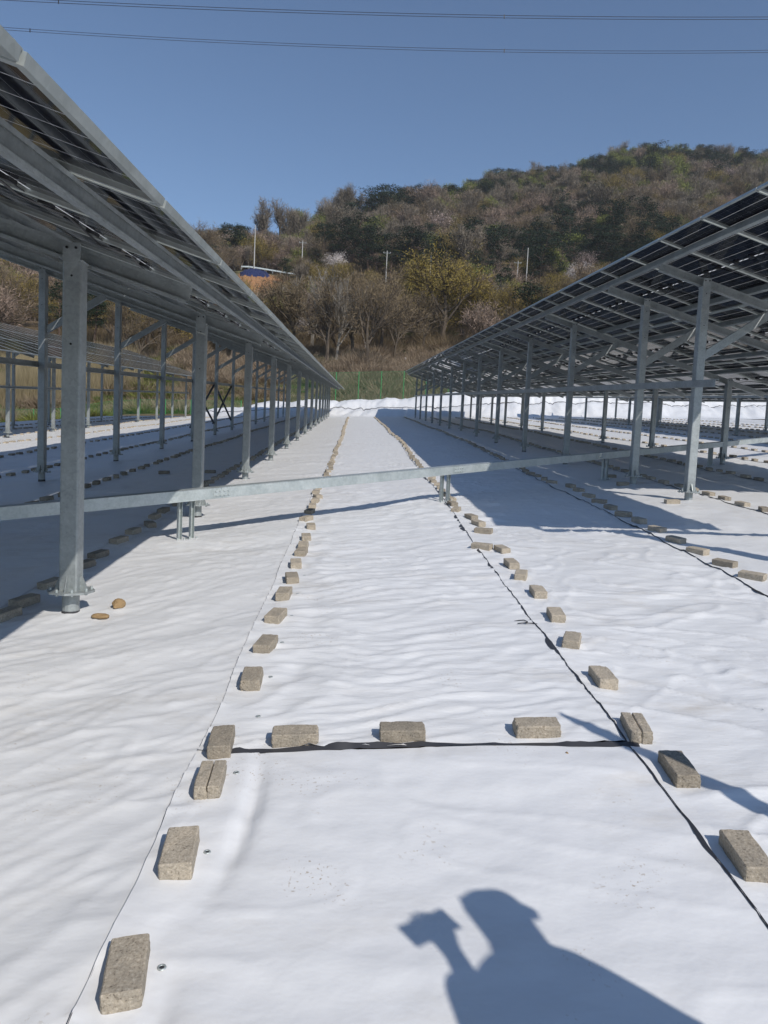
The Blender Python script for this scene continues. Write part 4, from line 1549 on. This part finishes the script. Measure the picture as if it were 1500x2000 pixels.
def scatter(name, pts, idxs, rots, scs, coll, label):
    me = bpy.data.meshes.new(name)
    me.from_pydata(pts, [], [])
    a = me.attributes.new('pick', 'INT', 'POINT')
    a.data.foreach_set('value', idxs)
    a = me.attributes.new('turn', 'FLOAT_VECTOR', 'POINT')
    a.data.foreach_set('vector', [c for v in rots for c in v])
    a = me.attributes.new('size', 'FLOAT_VECTOR', 'POINT')
    a.data.foreach_set('vector', [c for v in scs for c in v])
    o = obj(name, me)
    ng = bpy.data.node_groups.new(name, 'GeometryNodeTree')
    ng.interface.new_socket('Geometry', in_out='INPUT', socket_type='NodeSocketGeometry')
    ng.interface.new_socket('Geometry', in_out='OUTPUT', socket_type='NodeSocketGeometry')
    gi, go = ng.nodes.new('NodeGroupInput'), ng.nodes.new('NodeGroupOutput')
    ip = ng.nodes.new('GeometryNodeInstanceOnPoints')
    ci = ng.nodes.new('GeometryNodeCollectionInfo')
    ci.inputs['Collection'].default_value = coll
    ci.inputs['Separate Children'].default_value = True
    ci.inputs['Reset Children'].default_value = True
    ip.inputs['Pick Instance'].default_value = True
    def attr(nm, typ):
        n = ng.nodes.new('GeometryNodeInputNamedAttribute')
        n.data_type = typ
        n.inputs['Name'].default_value = nm
        return n.outputs['Attribute']
    ng.links.new(gi.outputs[0], ip.inputs['Points'])
    ng.links.new(ci.outputs[0], ip.inputs['Instance'])
    ng.links.new(attr('pick', 'INT'), ip.inputs['Instance Index'])
    er = ng.nodes.new('FunctionNodeEulerToRotation')
    ng.links.new(attr('turn', 'FLOAT_VECTOR'), er.inputs[0])
    ng.links.new(er.outputs[0], ip.inputs['Rotation'])
    ng.links.new(attr('size', 'FLOAT_VECTOR'), ip.inputs['Scale'])
    ng.links.new(ip.outputs[0], go.inputs[0])
    md = o.modifiers.new('scatter', 'NODES')
    md.node_group = ng
    return tag(o, label, 'forest', kind='stuff')
scatter('forest', pts, idxs, rots, scs, FC, 'mixed spring forest covering the hill above the road')

# undergrowth: dry brush clumps and grass on the lower slope
def brush_mesh(seed, R, h, n, m_, w=0.02, lean=0.8, name='brush_source'):
    rn = random.Random(seed)
    t = TB_()
    for i in range(n):
        a = rn.uniform(0, 6.28)
        q = R*math.sqrt(rn.random())
        p = Vector((math.cos(a)*q, math.sin(a)*q, -0.1+rn.random()*0.25*h))
        d = (Vector((math.cos(a)*q/R*lean, math.sin(a)*q/R*lean, 1))+rv(rn)*0.55*lean).normalized()
        L_ = h*rn.uniform(0.35, 1.0)
        e_ = p+d*L_
        s_ = d.cross(rv(rn)).normalized()*w*rn.uniform(0.6, 1.4)
        t.tri(p-s_, p+s_, e_+rv(rn)*0.1*h)
    return t.mesh(name, m_)
UC = bpy.data.collections.new('undergrowth_sources')
srcs = [('dry_brush', 1.4, 1.5, 520, 0.018, 1.2), ('dry_brush', 1.2, 1.1, 420, 0.016, 1.3), ('dry_grass', 1.2, 0.8, 600, 0.012, 0.8), ('dry_grass', 1.0, 0.55, 600, 0.012, 0.9), ('fresh_grass', 1.3, 0.55, 700, 0.016, 0.9), ('twig_brown', 1.5, 2.2, 500, 0.016, 0.9), ('leaf_green', 1.2, 1.2, 700, 0.03, 1.2)]
for i, (m_, R, h, n, w, ln) in enumerate(srcs):
    UC.objects.link(bpy.data.objects.new('undergrowth_%02d' % i, brush_mesh(300+i, R, h, n, m_, w, ln)))
pts, idxs, rots, scs = [], [], [], []
for _ in range(5200):
    az = RT.uniform(-36, 34)
    r = math.sqrt(RT.uniform(70**2, 183**2)) if RT.random() < 0.55 else RT.uniform(69, 105)
    x, y = r*math.sin(rad(az)), r*math.cos(rad(az))
    if y < 69.0 and x > -9:
        continue
    if y < 62 and x > -26:
        continue
    if (8 < az < 20 or azof(445) < az < azof(550)) and r > 168:
        continue
    c_ = nz(x*0.06, y*0.06, 80)
    k = RT.random()
    if az < -13 and r < 100:
        pick = RT.choice([4, 4, 3, 2, 4, 6, 0]) if c_ > -0.1 else RT.choice([2, 3, 0, 0, 4])
    elif r < 104:
        pick = RT.choice([0, 0, 1, 2, 0, 1]) if c_ > -0.15 else RT.choice([2, 3, 4, 1])
    else:
        pick = RT.choice([0, 1, 2, 5, 5, 5, 6 if c_ > 0.2 else 5])
    pts.append((x, y, terr(x, y)-0.05))
    idxs.append(pick)
    rots.append((0, 0, RT.uniform(0, 6.28)))
    s = RT.uniform(0.6, 1.3)
    scs.append((s*1.2, s*1.2, s))
o = scatter('undergrowth', pts, idxs, rots, scs, UC, 'dry brown brush and grass covering the lower slope')
o['category'] = 'undergrowth'
# reeds behind the left fence
RC = bpy.data.collections.new('reed_sources')
for i in range(3):
    RC.objects.link(bpy.data.objects.new('reed_%02d' % i, brush_mesh(340+i, 1.2, 2.6, 420, 'dry_grass', 0.013, 0.22)))
pts, idxs, rots, scs = [], [], [], []
for _ in range(330):
    az = RT.uniform(-33, -17)
    r = RT.uniform(77, 92)
    x, y = r*math.sin(rad(az)), r*math.cos(rad(az))
    if nz(x*0.09, y*0.09, 90) < -0.12:
        continue
    pts.append((x, y, terr(x, y)-0.05))
    idxs.append(RT.randrange(3))
    rots.append((0, 0, RT.uniform(0, 6.28)))
    s = RT.uniform(0.7, 1.2)
    scs.append((s, s, s*1.1))
o = scatter('reeds', pts, idxs, rots, scs, RC, 'pale dry reeds standing behind the low green fence')
o['category'] = 'reeds'
# two small white boundary markers
for px, r, lab in ((715, 100, 'left small white marker post on the slope behind the fence'), (794, 97, 'right small white marker post on the slope behind the fence')):
    p = polar(azof(px, 660), r)
    mb = MB().mat('blossom').box((0, 0, 0.5), (0.22, 0.22, 1.4)).box((0, 0, 1.23), (0.26, 0.26, 0.06))
    tag(obj('marker_post', mb.mesh('marker_post'), None, Matrix.Translation(p)), lab, 'marker post')

# ------------------------------------------------------------------ people and things just outside the picture whose shadows fall into it
FD = Vector((-0.54, 0.84, 0)).normalized()
def add_skin(name, verts, edges, m_, parent, Mw, root=0, sub=2):
    bm = bmesh.new()
    lay = bm.verts.layers.skin.new()
    bv = []
    for i, v in enumerate(verts):
        q = bm.verts.new(v[:3])
        rr_ = v[3]
        q[lay].radius = rr_ if hasattr(rr_, '__len__') else (rr_, rr_)
        q[lay].use_root = (i == root)
        bv.append(q)
    for a, c in edges:
        bm.edges.new((bv[a], bv[c]))
    me = bpy.data.meshes.new(name)
    bm.to_mesh(me)
    bm.free()
    me.materials.append(MATS[m_])
    o = obj(name, me, parent, Mw)
    md = o.modifiers.new('skin', 'SKIN')
    md.use_smooth_shade = True
    ms_ = o.modifiers.new('smooth', 'SUBSURF')
    ms_.levels = ms_.render_levels = sub
    return o
PX, PY = 1.46, 0.43
pb = Vector((PX, PY, gh(PX, PY)+0.01))
Mp = Matrix.Translation(pb) @ Matrix.Rotation(math.atan2(FD.y, FD.x)-math.pi/2, 4, 'Z')
person = empty('person', pb, 'person in a dark jacket holding up a phone, beside the walkway', 'person')
# x right, y facing, z up
HX = 0.02
V_ = [(-0.11, 0, 0.93, 0.085), (-0.11, 0, 1.10, (0.11, 0.09)), (-0.10, 0.0, 1.28, (0.15, 0.11)), (-0.07, -0.01, 1.41, 0.08), (-0.03, 0.01, 1.48, 0.055), (HX-0.02, 0.02, 1.55, (0.07, 0.085)), (HX, 0.015, 1.62, (0.078, 0.095)), (HX, 0.0, 1.675, 0.05)]
E_ = [(0, 1), (1, 2), (2, 3), (3, 4), (4, 5), (5, 6), (6, 7)]
V_.append((HX-0.02, 0.125, 1.565, 0.012)); E_.append((5, 8))
ARM = {-1: ((-0.24, -0.01, 1.35), (-0.31, 0.05, 1.24), (-0.205, 0.14, 1.41), (-0.185, 0.155, 1.47)), 1: ((0.03, -0.01, 1.34), (0.10, -0.05, 1.08), (0.15, 0.0, 0.84), (0.155, 0.015, 0.76))}
for sx_ in (-1, 1):
    b0 = len(V_)
    sh, el, wrs, hd = ARM[sx_]
    V_ += [sh+(0.055,), el+(0.045,), wrs+(0.030,), hd+((0.036, 0.020),)]
    E_ += [(3, b0), (b0, b0+1), (b0+1, b0+2), (b0+2, b0+3)]
    uz = 1 if sx_ < 0 else -1
    for f, (dx, dz, ln) in enumerate(((-0.030, 0.028, 0.05), (-0.012, 0.040, 0.055), (0.008, 0.040, 0.05), (0.026, 0.030, 0.04))):
        c0 = len(V_)
        V_ += [(hd[0]+dx*0.9, hd[1]+0.008, hd[2]+uz*(0.02+dz*0.6), 0.010), (hd[0]+dx, hd[1]+0.022, hd[2]+uz*(0.035+dz), 0.009), (hd[0]+dx*0.9, hd[1]+0.024, hd[2]+uz*(0.055+dz), 0.008)]
        E_ += [(b0+3, c0), (c0, c0+1), (c0+1, c0+2)]
    c0 = len(V_)
    V_ += [(hd[0]+0.035*-sx_, hd[1]+0.0, hd[2]+uz*0.005, 0.011), (hd[0]+0.052*-sx_, hd[1]+0.008, hd[2]+uz*0.04, 0.010)]
    E_ += [(b0+3, c0), (c0, c0+1)]
    b1 = len(V_)
    V_ += [(-0.11+0.085*sx_, 0, 0.80, 0.065), (-0.11+0.10*sx_, 0.02, 0.48, 0.055), (-0.11+0.11*sx_, -0.02, 0.10, 0.042), (-0.11+0.12*sx_, 0.10, 0.035, (0.045, 0.030))]
    E_ += [(0, b1), (b1, b1+1), (b1+1, b1+2), (b1+2, b1+3)]
add_skin('body', V_, E_, 'skin', person, Mp, 0, 2)
J = [(-0.11, 0, 0.80, (0.17, 0.15)), (-0.11, 0, 0.92, (0.17, 0.15)), (-0.11, 0, 1.05, (0.195, 0.145)), (-0.11, -0.01, 1.25, (0.185, 0.14)), (-0.085, -0.02, 1.38, (0.14, 0.11)), (-0.04, -0.005, 1.46, 0.085)]
JE = [(0, 1), (1, 2), (2, 3), (3, 4), (4, 5)]
for sx_ in (-1, 1):
    b0 = len(J)
    sh, el, wrs, hd = ARM[sx_]
    J += [sh+(0.085,), el+(0.075,), tuple(Vector(el).lerp(Vector(wrs), 0.92))+(0.06,)]
    JE += [(4, b0), (b0, b0+1), (b0+1, b0+2)]
add_skin('jacket', J, JE, 'jacket', person, Mp)
T_ = [(-0.11, 0, 0.90, 0.125), (-0.11, 0, 1.0, 0.12)]
TE = [(0, 1)]
for sx_ in (-1, 1):
    b0 = len(T_)
    T_ += [(-0.11+0.09*sx_, 0, 0.78, 0.10), (-0.11+0.105*sx_, 0.02, 0.47, 0.080), (-0.11+0.112*sx_, -0.015, 0.09, 0.070)]
    TE += [(0, b0), (b0, b0+1), (b0+1, b0+2)]
add_skin('trousers', T_, TE, 'trousers', person, Mp)
for sx_ in (-1, 1):
    add_skin('shoe', [(-0.11+0.115*sx_, -0.05, 0.045, (0.05, 0.045)), (-0.11+0.118*sx_, 0.05, 0.045, (0.05, 0.042)), (-0.11+0.125*sx_, 0.16, 0.03, (0.045, 0.028))], [(0, 1), (1, 2)], 'shoe', person, Mp)
add_skin('hair', [(HX, -0.055, 1.555, (0.080, 0.050)), (HX, -0.03, 1.64, (0.094, 0.085)), (HX, 0.035, 1.68, (0.080, 0.045))], [(0, 1), (1, 2)], 'hair', person, Mp)
for sx_ in (-1, 1):
    obj('eye', MB().mat('black_plastic').tube([(HX+0.03*sx_, 0.098, 1.585), (HX+0.03*sx_, 0.106, 1.585)], 0.008, 8).mesh('eye'), person, Mp)
    obj('ear', MB().mat('skin').tube([(HX+0.075*sx_, 0.0, 1.545), (HX+0.085*sx_, -0.01, 1.575), (HX+0.078*sx_, -0.01, 1.605)], [0.010, 0.014, 0.010], 6).mesh('ear', True), person, Mp)
obj('mouth', MB().mat('shoe').box((HX-0.01, 0.098, 1.52), (0.045, 0.008, 0.008)).mesh('mouth'), person, Mp)
ph = MB().mat('black_plastic').box((0, 0, 0.01), (0.155, 0.009, 0.078)).mesh('phone')
tag(obj('phone', ph, None, Mp @ Matrix.Translation((-0.185, 0.172, 1.50))), 'black phone held up in one hand by the person', 'phone')
HS = 2.05  # unseen pole, added and tapered to cast the narrow shadow on the sheet
sb = (1.05-SUNA*HS, 3.28-SUNB*HS)
mb = MB().mat('wood').tube([(0, 0, -0.3), (0, 0, 0.5), (0, 0, 1.3), (0, 0, 1.9), (0, 0, HS)], [0.06, 0.058, 0.048, 0.034, 0.012], 10)
tag(obj('shadow_pole', mb.mesh('shadow_pole', True), None, Matrix.Translation((sb[0], sb[1], plane(*sb)))), 'unseen tapered pole added to cast the shadow crossing the sheet', 'shadow pole')

# ------------------------------------------------------------------ thin spring haze over the valley
mhz = bpy.data.materials.new('haze')
mhz.use_nodes = True
hn = mhz.node_tree.nodes
hn.remove(hn['Principled BSDF'])
pv = hn.new('ShaderNodeVolumePrincipled')
pv.inputs['Color'].default_value = (0.90, 0.93, 0.97, 1)
pv.inputs['Density'].default_value = 0.00022
mhz.node_tree.links.new(pv.outputs[0], hn['Material Output'].inputs['Volume'])
hb = MB()
hb.box((0, 0, 0), (2, 2, 2))
hm = hb.mesh('haze')
hm.materials.append(mhz)
zlo = min(v.co.z for v in bpy.data.objects['terrain'].data.vertices)-1.0
zhi = 215.0
tag(obj('haze', hm, None, Matrix.Translation((0, 0, (zlo+zhi)/2)) @ Matrix.Diagonal((2600, 2600, (zhi-zlo)/2, 1))), 'thin spring haze over the valley', 'haze', kind='stuff')
